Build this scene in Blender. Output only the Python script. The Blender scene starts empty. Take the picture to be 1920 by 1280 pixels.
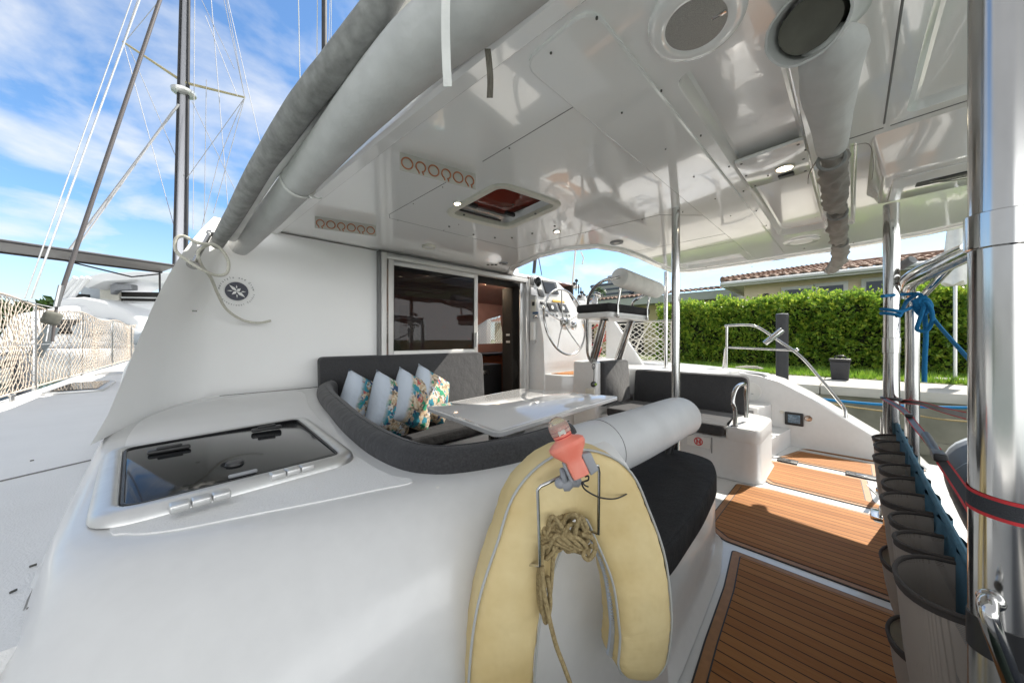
import bpy, bmesh, math, random
from mathutils import Vector, Matrix, noise
from mathutils.geometry import tessellate_polygon
random.seed(7)
R = math.radians
SC = bpy.context.scene
COL = SC.collection
# ---------------------------------------------------------------- camera
TH = R(44.7); S_, C_ = math.sin(TH), math.cos(TH)
FPX, CX, CY, EYE = 630.0, 960.0, 636.0, 1.25      # focal length in photo pixels, centre, eye height above the cockpit floor
cam_d = bpy.data.cameras.new('camera'); cam = bpy.data.objects.new('camera', cam_d); COL.objects.link(cam)
cam_d.sensor_width = 36; cam_d.lens = FPX / 1920 * 36; cam_d.clip_start = .02; cam_d.clip_end = 3000
cam_d.shift_y = (CY - 640) / 1920
cam.location = (0, 0, EYE); cam.rotation_euler = (R(90), 0, -TH)
SC.camera = cam
# ---------------------------------------------------------------- light
SUN_TO = Vector((.85, -.17, 1.0)).normalized()
wd = bpy.data.worlds.new('World'); SC.world = wd; wd.use_nodes = True
nt = wd.node_tree; N = nt.nodes; L = nt.links; N.clear()
wo = N.new('ShaderNodeOutputWorld'); bg = N.new('ShaderNodeBackground'); bg.inputs[1].default_value = .10
FILL_SHEET, FILL_BANK = (1.55, 1.58, 1.60), (8.3, 8.5, 8.6)  # colours of the added fill clouds outside the view
sky = N.new('ShaderNodeTexSky'); sky.sky_type = 'NISHITA'; sky.sun_disc = False
sky.sun_elevation = math.asin(SUN_TO.z); sky.sun_rotation = math.atan2(SUN_TO.x, SUN_TO.y)
sky.air_density = 1.0; sky.dust_density = .6; sky.ozone_density = 2.0
tc = N.new('ShaderNodeTexCoord'); sep = N.new('ShaderNodeSeparateXYZ'); L.new(tc.outputs['Generated'], sep.inputs[0])
def wmath(op, a, b=None, clamp=False):
    m = N.new('ShaderNodeMath'); m.operation = op; m.use_clamp = clamp
    for i, v in enumerate((a, b)):
        if v is None: continue
        if isinstance(v, (int, float)): m.inputs[i].default_value = v
        else: L.new(v, m.inputs[i])
    return m.outputs[0]
den = wmath('ADD', wmath('MAXIMUM', sep.outputs[2], 0.0), .22)
cmb = N.new('ShaderNodeCombineXYZ')
L.new(wmath('DIVIDE', sep.outputs[0], den), cmb.inputs[0]); L.new(wmath('DIVIDE', sep.outputs[1], den), cmb.inputs[1])
nz = N.new('ShaderNodeTexNoise'); nz.inputs['Scale'].default_value = 2.3; nz.inputs['Detail'].default_value = 7; nz.inputs['Roughness'].default_value = .55
nz.inputs['Distortion'].default_value = .25
L.new(cmb.outputs[0], nz.inputs['Vector'])
rp = N.new('ShaderNodeValToRGB'); rp.color_ramp.elements[0].position = .43; rp.color_ramp.elements[1].position = .64
L.new(nz.outputs[0], rp.inputs[0])
hor = wmath('SUBTRACT', 1.0, wmath('MULTIPLY', sep.outputs[2], 4.0), True)
amt = wmath('MAXIMUM', wmath('MULTIPLY', rp.outputs[0], .85), wmath('MULTIPLY', hor, .55), True)
tint = N.new('ShaderNodeMix'); tint.data_type = 'RGBA'; tint.blend_type = 'MULTIPLY'; tint.inputs[0].default_value = 1
L.new(sky.outputs[0], tint.inputs[6]); tint.inputs[7].default_value = (.38, .49, .56, 1)
mx = N.new('ShaderNodeMix'); mx.data_type = 'RGBA'
L.new(amt, mx.inputs[0]); L.new(tint.outputs[2], mx.inputs[6]); mx.inputs[7].default_value = (2.2, 2.25, 2.3, 1)
# unseen cloud overhead and to port, brighter bank astern, added to fill cockpit shade
def wramp(v, lo, hi):
    m = N.new('ShaderNodeMapRange'); m.interpolation_type = 'SMOOTHSTEP'; m.inputs[1].default_value = lo; m.inputs[2].default_value = hi
    if isinstance(v, (int, float)): m.inputs[0].default_value = v
    else: L.new(v, m.inputs[0])
    return m.outputs[0]
def wdot(v):
    m = N.new('ShaderNodeVectorMath'); m.operation = 'DOT_PRODUCT'; m.inputs[1].default_value = v; L.new(tc.outputs['Generated'], m.inputs[0]); return m.outputs['Value']
w_hi = wramp(sep.outputs[2], .66, .80); w_port = wramp(wdot((-.82, -.57, 0)), .05, .35); w_aft = wramp(wdot((.10, -.995, 0)), .22, .50)
for wgt, colr in ((wmath('MULTIPLY', wmath('MAXIMUM', wmath('MAXIMUM', w_hi, w_port), w_aft), .92), FILL_SHEET), (wmath('MULTIPLY', wmath('MULTIPLY', w_aft, wramp(sep.outputs[2], .36, .20)), .95), FILL_BANK)):
    mk = N.new('ShaderNodeMix'); mk.data_type = 'RGBA'; L.new(wgt, mk.inputs[0]); L.new(mx.outputs[2], mk.inputs[6]); mk.inputs[7].default_value = (*colr, 1); mx = mk
L.new(mx.outputs[2], bg.inputs[0]); L.new(bg.outputs[0], wo.inputs[0])
sl = bpy.data.lights.new('sun', 'SUN'); sl.energy = 2.0; sl.angle = R(.5); sl.color = (1, .94, .84)
so = bpy.data.objects.new('sun', sl); COL.objects.link(so); so.rotation_euler = SUN_TO.to_track_quat('Z', 'Y').to_euler()
so.location = (12, -4, 16)
SC.view_settings.view_transform = 'Standard'; SC.view_settings.look = 'None'
SC.view_settings.exposure = 2.2; SC.view_settings.gamma = 1
SC.cycles.max_bounces = 10; SC.cycles.diffuse_bounces = 8; SC.cycles.glossy_bounces = 4; SC.cycles.transparent_max_bounces = 8
SC.cycles.sample_clamp_indirect = 6
# ---------------------------------------------------------------- pixel -> point on a real plane
def ray(px, py):
    u = (px - CX) / FPX; v = (py - CY) / FPX
    return Vector((S_ + u * C_, C_ - u * S_, -v))
def P0(): return Vector((0, 0, EYE))
def onz(px, py, z): r = ray(px, py); return P0() + r * ((z - EYE) / r.z)
def onx(px, py, x): r = ray(px, py); return P0() + r * (x / r.x)
def ony(px, py, y): r = ray(px, py); return P0() + r * (y / r.y)
def atd(px, py, d): return P0() + ray(px, py) * d
def ceilz(y): return EYE + .83 + .035 * (3.1 - y)
def onceil(px, py, off=0.0):
    z = 2.1
    for _ in range(8): p = onz(px, py, z); z = ceilz(p.y) + off
    return onz(px, py, z)
# ---------------------------------------------------------------- mesh helpers
class MB:
    def __init__(s): s.v = []; s.f = []; s.m = []
    def add(s, vs, fs, mi=0):
        o = len(s.v); s.v += [tuple(v) for v in vs]; s.f += [tuple(i + o for i in f) for f in fs]; s.m += [mi] * len(fs); return s
    def box(s, x0, x1, y0, y1, z0, z1, mi=0, M=None):
        vs = [Vector((x, y, z)) for x in (x0, x1) for y in (y0, y1) for z in (z0, z1)]
        if M: vs = [M @ v for v in vs]
        return s.add(vs, [(0, 1, 3, 2), (4, 6, 7, 5), (0, 4, 5, 1), (2, 3, 7, 6), (0, 2, 6, 4), (1, 5, 7, 3)], mi)
    def prism(s, poly, a, b, mi=0):            # poly: list of 3-D points; extruded by vectors a..b
        n = len(poly); a = Vector(a); b = Vector(b)
        vs = [Vector(p) + a for p in poly] + [Vector(p) + b for p in poly]
        return s.add(vs, [tuple(range(n))[::-1], tuple(range(n, 2 * n))] + [(i, (i + 1) % n, n + (i + 1) % n, n + i) for i in range(n)], mi)
    def slab(s, xy, z0, z1, mi=0): return s.prism([(x, y, 0) for x, y in xy], (0, 0, z0), (0, 0, z1), mi)
    def sidex(s, yz, x0, x1, mi=0): return s.prism([(0, y, z) for y, z in yz], (x0, 0, 0), (x1, 0, 0), mi)
    def sidey(s, xz, y0, y1, mi=0): return s.prism([(x, 0, z) for x, z in xz], (0, y0, 0), (0, y1, 0), mi)
    def loft(s, loops, cap0=True, cap1=True, closed=True, mi=0):
        n = len(loops[0]); vs = [p for l in loops for p in l]; fs = []
        for k in range(len(loops) - 1):
            for i in range(n if closed else n - 1):
                j = (i + 1) % n; fs.append((k * n + i, k * n + j, (k + 1) * n + j, (k + 1) * n + i))
        if cap0: fs.append(tuple(range(n))[::-1])
        if cap1: fs.append(tuple(range((len(loops) - 1) * n, len(loops) * n)))
        return s.add(vs, fs, mi)
    def tube(s, pts, r, n=12, cap=True, mi=0, closed=False, prof=None, up=None):
        pts = [Vector(p) for p in pts]; m = len(pts)
        rs = r if isinstance(r, (list, tuple)) else [r] * m
        tans = []
        for i in range(m):
            a = pts[(i - 1) % m] if (closed or i > 0) else pts[i]; b = pts[(i + 1) % m] if (closed or i < m - 1) else pts[i]
            t = (b - a); tans.append(t.normalized() if t.length > 1e-9 else Vector((0, 0, 1)))
        nrm = Vector(up) if up else Vector((0, 0, 1))
        if abs(nrm.dot(tans[0])) > .95: nrm = Vector((1, 0, 0))
        nrm = (nrm - tans[0] * nrm.dot(tans[0])).normalized(); loops = []
        for i in range(m):
            if i > 0:
                if up: nrm = Vector(up)
                nrm = nrm - tans[i] * nrm.dot(tans[i])
                nrm = nrm.normalized() if nrm.length > 1e-6 else Vector((0, 0, 1))
            bn = tans[i].cross(nrm)
            if prof: loops.append([pts[i] + (bn * a + nrm * b) * (rs[i] if r is not None and isinstance(r, (list, tuple)) else 1) for a, b in prof])
            else: loops.append([pts[i] + (bn * math.cos(2 * math.pi * k / n) + nrm * math.sin(2 * math.pi * k / n)) * rs[i] for k in range(n)])
        if closed: loops.append(loops[0]); return s.loft(loops, False, False, mi=mi)
        return s.loft(loops, cap, cap, mi=mi)
    def lathe(s, prof, c, axis=(0, 0, 1), n=24, mi=0):    # prof: (radius, height)
        ax = Vector(axis).normalized(); c = Vector(c)
        t = Vector((1, 0, 0)) if abs(ax.x) < .9 else Vector((0, 1, 0)); a = ax.cross(t).normalized(); b = ax.cross(a)
        return s.loft([[c + ax * h + (a * math.cos(2 * math.pi * k / n) + b * math.sin(2 * math.pi * k / n)) * max(r, 1e-4) for k in range(n)] for r, h in prof], mi=mi)
    def ball(s, c, r, n=14, sc=(1, 1, 1), mi=0):
        c = Vector(c); loops = []
        for i in range(1, n // 2 + 1):
            a = math.pi * (i - .5) / (n // 2)
            loops.append([c + Vector((math.sin(a) * math.cos(2 * math.pi * k / n) * r * sc[0], math.sin(a) * math.sin(2 * math.pi * k / n) * r * sc[1], math.cos(a) * r * sc[2])) for k in range(n)])
        return s.loft(loops, mi=mi)
    def build(s, name, mats, parent=None, bevel=0, seg=3, smooth=40, sub=0, bevang=30):
        me = bpy.data.meshes.new(name); bm = bmesh.new()
        vv = [bm.verts.new(v) for v in s.v]
        for f, m in zip(s.f, s.m):
            try: nf = bm.faces.new([vv[i] for i in f]); nf.material_index = m
            except ValueError: pass
        bmesh.ops.remove_doubles(bm, verts=bm.verts, dist=1e-5)
        bmesh.ops.recalc_face_normals(bm, faces=bm.faces)
        if bevel:
            es = [e for e in bm.edges if len(e.link_faces) == 2 and e.calc_face_angle(0) > R(bevang)]
            bmesh.ops.bevel(bm, geom=es, offset=bevel, segments=seg, profile=.5, affect='EDGES', clamp_overlap=True)
        bm.to_mesh(me); bm.free()
        if smooth:
            me.polygons.foreach_set('use_smooth', [True] * len(me.polygons)); me.set_sharp_from_angle(angle=R(smooth))
        o = bpy.data.objects.new(name, me); COL.objects.link(o)
        for m in (mats if isinstance(mats, (list, tuple)) else [mats]): me.materials.append(m)
        if sub:
            md = o.modifiers.new('sub', 'SUBSURF'); md.levels = sub; md.render_levels = sub
        if parent: adopt(o, parent)
        return o
def adopt(o, parent):
    o.parent = parent
    if parent.type == 'EMPTY': o.matrix_parent_inverse = Matrix.Translation(-parent.location)
def thing(name, label, cat, loc=(0, 0, 0), group=None):
    o = bpy.data.objects.new(name, None); COL.objects.link(o); o.location = loc; o.empty_display_size = .1
    o['label'] = label; o['category'] = cat
    if group: o['group'] = group
    return o
def tag(o, label=None, cat=None, group=None, kind=None):
    for k, v in (('label', label), ('category', cat), ('group', group), ('kind', kind)):
        if v: o[k] = v
    return o
def spline(pts, k=8, closed=False):
    pts = [Vector(p) for p in pts]; out = []; n = len(pts)
    rng = range(n if closed else n - 1)
    for i in rng:
        if closed: p0, p1, p2, p3 = (pts[(i + j) % n] for j in (-1, 0, 1, 2))
        else: p0, p1, p2, p3 = pts[max(i - 1, 0)], pts[i], pts[i + 1], pts[min(i + 2, n - 1)]
        for j in range(k):
            t = j / k; out.append(.5 * ((2 * p1) + (p2 - p0) * t + (2 * p0 - 5 * p1 + 4 * p2 - p3) * t * t + (3 * p1 - p0 - 3 * p2 + p3) * t ** 3))
    if not closed: out.append(pts[-1])
    return out
def rpoly(pts, r, seg=5):                      # round the corners of a 2-D polygon
    out = []; n = len(pts)
    for i in range(n):
        a, b, c = Vector(pts[i - 1]), Vector(pts[i]), Vector(pts[(i + 1) % n])
        rr = r[i] if isinstance(r, (list, tuple)) else r
        u = (a - b); v = (c - b); d = min(rr, u.length * .49, v.length * .49)
        if d < 1e-4: out.append(tuple(b)); continue
        p = b + u.normalized() * d; q = b + v.normalized() * d
        for k in range(seg + 1):
            t = k / seg; w = p * (1 - t) ** 2 + b * 2 * t * (1 - t) + q * t * t; out.append(tuple(w))
    return out
def rect(x0, x1, y0, y1): return [(x0, y0), (x1, y0), (x1, y1), (x0, y1)]
def inset(poly, d):                            # shrink a CCW 2-D polygon
    out = []; n = len(poly)
    for i in range(n):
        a, b, c = Vector(poly[i - 1]), Vector(poly[i]), Vector(poly[(i + 1) % n])
        e1 = (b - a); e2 = (c - b)
        e1 = e1.normalized() if e1.length else e2.normalized(); e2 = e2.normalized() if e2.length else e1
        n1 = Vector((-e1.y, e1.x)); n2 = Vector((-e2.y, e2.x)); m = (n1 + n2)
        m = m.normalized() if m.length > 1e-6 else n1
        out.append(tuple(b + m * d / max(m.dot(n1), .4)))
    return out
def holed(mb, outer, holes, fn, mi=0):         # flat sheet with holes; fn maps (x, y) to a point
    loops = [[Vector((x, y, 0)) for x, y in outer]] + [[Vector((x, y, 0)) for x, y in h] for h in holes]
    flat = [fn(v.x, v.y) for l in loops for v in l]
    mb.add(flat, [tuple(t) for t in tessellate_polygon(loops)], mi)
def torus_pts(c, r, nrm, n=40):
    nrm = Vector(nrm).normalized(); t = Vector((0, 0, 1)) if abs(nrm.z) < .9 else Vector((1, 0, 0)); a = nrm.cross(t).normalized(); b = nrm.cross(a)
    return [Vector(c) + (a * math.cos(2 * math.pi * k / n) + b * math.sin(2 * math.pi * k / n)) * r for k in range(n)]
# ---------------------------------------------------------------- materials
def nodes(name):
    m = bpy.data.materials.new(name); m.use_nodes = True; t = m.node_tree; b = t.nodes['Principled BSDF']; return m, t, b
def mat(name, col, rough=.5, metal=0, var=0.0, vscale=6.0, bump=0.0, bscale=200.0, coat=0.0, col2=None, rvar=0.0, stretch=None, spec=.5, sheen=0, detail=4, emis=None, bdist=.004):
    m, t, b = nodes(name)
    b.inputs['Base Color'].default_value = (*col, 1); b.inputs['Roughness'].default_value = rough; b.inputs['Metallic'].default_value = metal
    b.inputs['Coat Weight'].default_value = coat; b.inputs['Coat Roughness'].default_value = .03; b.inputs['Specular IOR Level'].default_value = spec
    b.inputs['Sheen Weight'].default_value = sheen
    if emis: b.inputs['Emission Color'].default_value = (*emis[:3], 1); b.inputs['Emission Strength'].default_value = emis[3]
    co = t.nodes.new('ShaderNodeTexCoord'); src = co.outputs['Object']
    if stretch:
        mp = t.nodes.new('ShaderNodeMapping'); mp.inputs['Scale'].default_value = stretch; t.links.new(src, mp.inputs[0]); src2 = mp.outputs[0]
    else: src2 = src
    if var or col2 or rvar:
        nzz = t.nodes.new('ShaderNodeTexNoise'); nzz.inputs['Scale'].default_value = vscale; nzz.inputs['Detail'].default_value = detail; t.links.new(src2, nzz.inputs['Vector'])
        if var or col2:
            mm = t.nodes.new('ShaderNodeMix'); mm.data_type = 'RGBA'
            c2 = col2 or tuple(c * (1 - var) for c in col); mm.inputs[6].default_value = (*col, 1); mm.inputs[7].default_value = (*c2, 1)
            rr = t.nodes.new('ShaderNodeMapRange'); rr.inputs[1].default_value = .30; rr.inputs[2].default_value = .70; t.links.new(nzz.outputs[0], rr.inputs[0])
            t.links.new(rr.outputs[0], mm.inputs[0]); t.links.new(mm.outputs[2], b.inputs['Base Color'])
        if rvar:
            r2 = t.nodes.new('ShaderNodeMapRange'); r2.inputs[1].default_value = .3; r2.inputs[2].default_value = .7; r2.inputs[3].default_value = rough; r2.inputs[4].default_value = rough + rvar
            t.links.new(nzz.outputs[0], r2.inputs[0]); t.links.new(r2.outputs[0], b.inputs['Roughness'])
    if bump:
        nb = t.nodes.new('ShaderNodeTexNoise'); nb.inputs['Scale'].default_value = bscale; nb.inputs['Detail'].default_value = 3; t.links.new(src2, nb.inputs['Vector'])
        bp = t.nodes.new('ShaderNodeBump'); bp.inputs['Strength'].default_value = bump; bp.inputs['Distance'].default_value = bdist
        t.links.new(nb.outputs[0], bp.inputs['Height']); t.links.new(bp.outputs[0], b.inputs['Normal'])
    return m
W = (.67, .67, .665)  # shade put into the colour: kept darker than ceiling gelcoat, which sees less sky
M = {}
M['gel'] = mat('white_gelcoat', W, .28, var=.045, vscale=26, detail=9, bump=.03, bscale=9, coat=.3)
M['ceil'] = mat('glossy_ceiling_gelcoat', (.91, .91, .90), .12, bump=.035, bscale=2.6, coat=1)  # white lifted in colour to make up for weak light under the roof
M['skid'] = mat('nonskid_deck', (.79, .79, .785), .65, var=.04, vscale=5, bump=.4, bscale=260, bdist=.006)
M['bulk'] = mat('painted_bulkhead', (.86, .86, .85), .5, var=.04, vscale=1.4, bump=.03, bscale=20)  # paint lightened to offset the shade under the hardtop
M['hullw'] = mat('hull_white', (.78, .79, .80), .3, var=.05, vscale=.7, coat=.2)
M['steel'] = mat('polished_stainless', (.60, .59, .575), .07, 1, var=.35, rvar=.2, vscale=14, stretch=(1, 1, .25), bump=.05, bscale=30)
M['alu'] = mat('brushed_aluminium', (.66, .66, .65), .35, .75, var=.08, vscale=30, stretch=(1, 1, .1))
M['alup'] = mat('painted_aluminium_frame', (.62, .61, .59), .4, .2, var=.05)
M['char'] = mat('charcoal_fabric', (.055, .055, .058), .95, var=.35, vscale=160, bump=.5, bscale=12, bdist=.018, sheen=.15, spec=.2)
M['char2'] = mat('black_seat_fabric', (.036, .036, .038), .92, var=.35, vscale=160, bump=.6, bscale=11, bdist=.02, spec=.2)
M['vinyl'] = mat('pale_grey_vinyl', (.56, .57, .58), .45, var=.12, vscale=5, bump=.25, bscale=60, rvar=.1)
M['awn'] = mat('grey_awning_fabric', (.60, .60, .59), .85, var=.12, vscale=9, bump=.5, bscale=11, bdist=.02)
M['awnd'] = mat('weathered_dark_grey_canvas', (.33, .33, .32), .9, var=.35, vscale=26, bump=.45, bscale=18, bdist=.02)
M['canvas'] = mat('white_canvas', (.78, .78, .75), .8, var=.15, vscale=10, bump=.4, bscale=80)
M['blackp'] = mat('black_plastic', (.02, .02, .021), .4, var=.2)
M['greyp'] = mat('grey_plastic', (.30, .31, .33), .5, var=.15, vscale=20)
M['whitep'] = mat('white_plastic', (.75, .75, .73), .35, var=.04)
M['agedp'] = mat('aged_white_plastic', (.68, .66, .58), .4, var=.12, vscale=20)
M['screw'] = mat('screw_heads', (.12, .12, .11), .4, .8)
M['seam'] = mat('dark_seam', (.20, .20, .20), .8)
M['dglass'] = mat('dark_acrylic', (.010, .011, .012), .05, spec=.22, rvar=.03)
M['buoy'] = mat('aged_yellow_vinyl', (.72, .59, .32), .6, col2=(.56, .41, .17), vscale=5.5, bump=.55, bscale=9, detail=6, bdist=.02)
M['piping'] = mat('grey_piping', (.42, .43, .42), .6)
M['orange'] = mat('faded_orange_plastic', (.78, .16, .10), .45, col2=(.80, .30, .22), vscale=14)
M['rope'] = mat('tan_rope', (.42, .33, .17), .9, col2=(.22, .16, .07), vscale=160, bump=.9, bscale=260)
M['ropew'] = mat('pale_rope', (.62, .60, .52), .9, var=.3, vscale=150, bump=.6, bscale=260)
M['blue'] = mat('blue_rope', (.005, .20, .46), .85, var=.4, vscale=150, bump=.8, bscale=300)
M['net'] = mat('netting_cord', (.58, .50, .42), .9, var=.35, vscale=30)
M['red'] = mat('red_webbing', (.55, .03, .035), .8, var=.2, vscale=60)
M['teal'] = mat('teal_fabric', (.05, .15, .22), .85, var=.3, vscale=14, bump=.5, bscale=40)
M['rubber'] = mat('grey_inflatable_rubber', (.075, .085, .105), .5, var=.15, vscale=4)
M['rubberl'] = mat('pale_inflatable_rubber', (.42, .46, .50), .5, var=.12, vscale=4)
M['conc'] = mat('quay_concrete', (.50, .48, .44), .85, col2=(.38, .37, .33), vscale=2.2, bump=.5, bscale=40, detail=8)
M['wallc'] = mat('stained_seawall', (.26, .25, .20), .9, col2=(.12, .12, .09), vscale=1.6, bump=.7, bscale=14, detail=9)
M['pile'] = mat('tarred_piling', (.035, .035, .04), .6, var=.3, vscale=6, bump=.4, bscale=30)
M['stucco'] = mat('cream_stucco', (.78, .67, .50), .9, var=.08, vscale=2, bump=.3, bscale=60)
M['stuccoy'] = mat('yellow_stucco', (.50, .45, .24), .9, var=.1, vscale=2)
M['trimw'] = mat('white_house_trim', (.66, .67, .66), .6, var=.05)
M['trimg'] = mat('grey_green_trim', (.36, .40, .36), .7, var=.1)
M['roof'] = mat('clay_roof_tiles', (.19, .10, .065), .85, col2=(.27, .20, .16), vscale=5, bump=.3, bscale=30, detail=8)
M['roofo'] = mat('orange_roof_tiles', (.48, .20, .09), .85, col2=(.34, .14, .08), vscale=3)
M['wglass'] = mat('house_window_glass', (.03, .045, .07), .06, spec=.8)
M['tower'] = mat('distant_concrete', (.34, .35, .37), .8, var=.2, vscale=.2)
M['wood'] = mat('cherry_joinery', (.20, .055, .022), .28, col2=(.11, .03, .014), vscale=6, stretch=(1, 1, 8), coat=.4)
M['woodp'] = mat('pink_headliner', (.42, .22, .19), .6, var=.15)
M['curtain'] = mat('orange_curtain', (.50, .20, .05), .8, var=.3, vscale=14, stretch=(6, 6, .4))
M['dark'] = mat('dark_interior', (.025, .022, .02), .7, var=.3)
M['grass_soil'] = mat('ground_soil_green', (.09, .14, .03), .95, col2=(.12, .12, .05), vscale=3)
M['water'] = mat('canal_water', (.09, .13, .11), .05, bump=.6, bscale=2.2, spec=.6)
M['red_decal'] = mat('red_decal_ink', (.60, .05, .05), .5)
M['navy'] = mat('navy_decal_ink', (.012, .015, .035), .4)
M['ink'] = mat('black_print', (.02, .02, .02), .6)
M['hatchw'] = mat('smoked_red_hatch_acrylic', (.16, .03, .02), .05, spec=.7)
M['tan'] = mat('tan_panel', (.55, .36, .15), .6)
M['slamp'] = mat('saloon_lamp_lens', (.9, .85, .7), .3, emis=(1, .8, .55, 60))
M['lamp'] = mat('lit_lamp_lens', (.9, .85, .7), .3, emis=(1, .86, .6, 5))
M['hooks'] = mat('rust_orange_edge', (.42, .13, .05), .5, col2=(.6, .25, .12), vscale=60)
M['hookp'] = mat('clear_grey_strip', (.60, .59, .55), .3)
M['leafd'] = None
def leafmat(name, c1, c2, c3):
    m, t, b = nodes(name); oi = t.nodes.new('ShaderNodeTexCoord'); nn = t.nodes.new('ShaderNodeTexNoise'); nn.inputs['Scale'].default_value = 9; nn.inputs['Detail'].default_value = 5
    t.links.new(oi.outputs['Object'], nn.inputs['Vector']); rr = t.nodes.new('ShaderNodeValToRGB')
    e = rr.color_ramp.elements; e[0].position = .33; e[0].color = (*c1, 1); e[1].position = .70; e[1].color = (*c3, 1); k = e.new(.5); k.color = (*c2, 1)
    t.links.new(nn.outputs[0], rr.inputs[0]); t.links.new(rr.outputs[0], b.inputs['Base Color']); b.inputs['Roughness'].default_value = .38
    tr = t.nodes.new('ShaderNodeBsdfTranslucent'); t.links.new(rr.outputs[0], tr.inputs[0]); ms = t.nodes.new('ShaderNodeMixShader'); ms.inputs[0].default_value = .45
    t.links.new(b.outputs[0], ms.inputs[1]); t.links.new(tr.outputs[0], ms.inputs[2]); t.links.new(ms.outputs[0], t.nodes['Material Output'].inputs[0]); return m
M['leaf'] = leafmat('hedge_leaves', (.06, .15, .02), (.23, .38, .045), (.58, .62, .09))
M['gblade'] = leafmat('grass_blades', (.10, .22, .02), (.19, .34, .035), (.32, .44, .06))
M['tree'] = leafmat('tree_leaves', (.02, .045, .012), (.04, .08, .02), (.07, .11, .03))
def glassmat():
    m, t, b = nodes('tinted_door_glass'); b.inputs['Base Color'].default_value = (.01, .01, .012, 1); b.inputs['Roughness'].default_value = .02; b.inputs['Specular IOR Level'].default_value = .45
    tr = t.nodes.new('ShaderNodeBsdfTransparent'); tr.inputs[0].default_value = (.55, .52, .5, 1); ms = t.nodes.new('ShaderNodeMixShader'); ms.inputs[0].default_value = .5
    t.links.new(b.outputs[0], ms.inputs[1]); t.links.new(tr.outputs[0], ms.inputs[2]); t.links.new(ms.outputs[0], t.nodes['Material Output'].inputs[0]); return m
M['pane'] = glassmat()
def meshmat(name, col, scale, dens, axis):
    m, t, b = nodes(name); b.inputs['Base Color'].default_value = (*col, 1); b.inputs['Roughness'].default_value = .8
    tr = t.nodes.new('ShaderNodeBsdfTransparent'); co = t.nodes.new('ShaderNodeTexCoord'); mp = t.nodes.new('ShaderNodeMapping'); mp.inputs['Scale'].default_value = (scale,) * 3
    t.links.new(co.outputs['Object'], mp.inputs[0]); sp = t.nodes.new('ShaderNodeSeparateXYZ'); t.links.new(mp.outputs[0], sp.inputs[0]); ws = []
    for i in axis:
        fr = t.nodes.new('ShaderNodeMath'); fr.operation = 'FRACT'; t.links.new(sp.outputs[i], fr.inputs[0])
        gt = t.nodes.new('ShaderNodeMath'); gt.operation = 'LESS_THAN'; gt.inputs[1].default_value = dens; t.links.new(fr.outputs[0], gt.inputs[0]); ws.append(gt.outputs[0])
    mxx = t.nodes.new('ShaderNodeMath'); mxx.operation = 'MAXIMUM'; t.links.new(ws[0], mxx.inputs[0]); t.links.new(ws[1], mxx.inputs[1])
    ms = t.nodes.new('ShaderNodeMixShader'); t.links.new(mxx.outputs[0], ms.inputs[0]); t.links.new(tr.outputs[0], ms.inputs[1]); t.links.new(b.outputs[0], ms.inputs[2])
    t.links.new(ms.outputs[0], t.nodes['Material Output'].inputs[0]); return m
M['mesh'] = meshmat('brown_grey_mesh_fabric', (.37, .315, .27), 260, .72, (0, 2))
M['grille'] = mat('speaker_grille', (.30, .29, .28), .6, .3, col2=(.48, .47, .44), vscale=520)
def teakmat():
    m, t, b = nodes('teak_planks_black_caulk'); co = t.nodes.new('ShaderNodeTexCoord'); sp = t.nodes.new('ShaderNodeSeparateXYZ'); t.links.new(co.outputs['Object'], sp.inputs[0])
    def mth(op, a, b_=None, cl=False):
        n = t.nodes.new('ShaderNodeMath'); n.operation = op; n.use_clamp = cl
        for i, v in enumerate((a, b_)):
            if v is None: continue
            if isinstance(v, (int, float)): n.inputs[i].default_value = v
            else: t.links.new(v, n.inputs[i])
        return n.outputs[0]
    q = mth('DIVIDE', sp.outputs[0], .0565); fr = mth('FRACT', q); fl = mth('FLOOR', q); ca = mth('LESS_THAN', fr, .10)
    wn = t.nodes.new('ShaderNodeTexWhiteNoise'); wn.noise_dimensions = '1D'; t.links.new(fl, wn.inputs['W'])
    mp = t.nodes.new('ShaderNodeMapping'); mp.inputs['Scale'].default_value = (60, 3.5, 1); t.links.new(co.outputs['Object'], mp.inputs[0])
    ns = t.nodes.new('ShaderNodeTexNoise'); ns.inputs['Scale'].default_value = 1.5; ns.inputs['Detail'].default_value = 6; t.links.new(mp.outputs[0], ns.inputs['Vector'])
    mm = t.nodes.new('ShaderNodeMix'); mm.data_type = 'RGBA'; mm.inputs[6].default_value = (.44, .205, .07, 1); mm.inputs[7].default_value = (.27, .11, .033, 1)
    t.links.new(mth('ADD', mth('MULTIPLY', ns.outputs[0], .9), mth('MULTIPLY', wn.outputs['Value'], .55), True), mm.inputs[0])
    m2 = t.nodes.new('ShaderNodeMix'); m2.data_type = 'RGBA'; m2.inputs[7].default_value = (.035, .02, .012, 1); t.links.new(ca, m2.inputs[0]); t.links.new(mm.outputs[2], m2.inputs[6])
    t.links.new(m2.outputs[2], b.inputs['Base Color']); b.inputs['Roughness'].default_value = .7; b.inputs['Specular IOR Level'].default_value = .2
    bp = t.nodes.new('ShaderNodeBump'); bp.inputs['Strength'].default_value = .5; bp.inputs['Distance'].default_value = .002
    t.links.new(mth('SUBTRACT', ns.outputs[0], ca), bp.inputs['Height']); t.links.new(bp.outputs[0], b.inputs['Normal']); return m
M['teak'] = teakmat()
M['teakb'] = mat('teak_border', (.36, .165, .052), .55, var=.25, vscale=8, stretch=(4, 4, 1))
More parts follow.
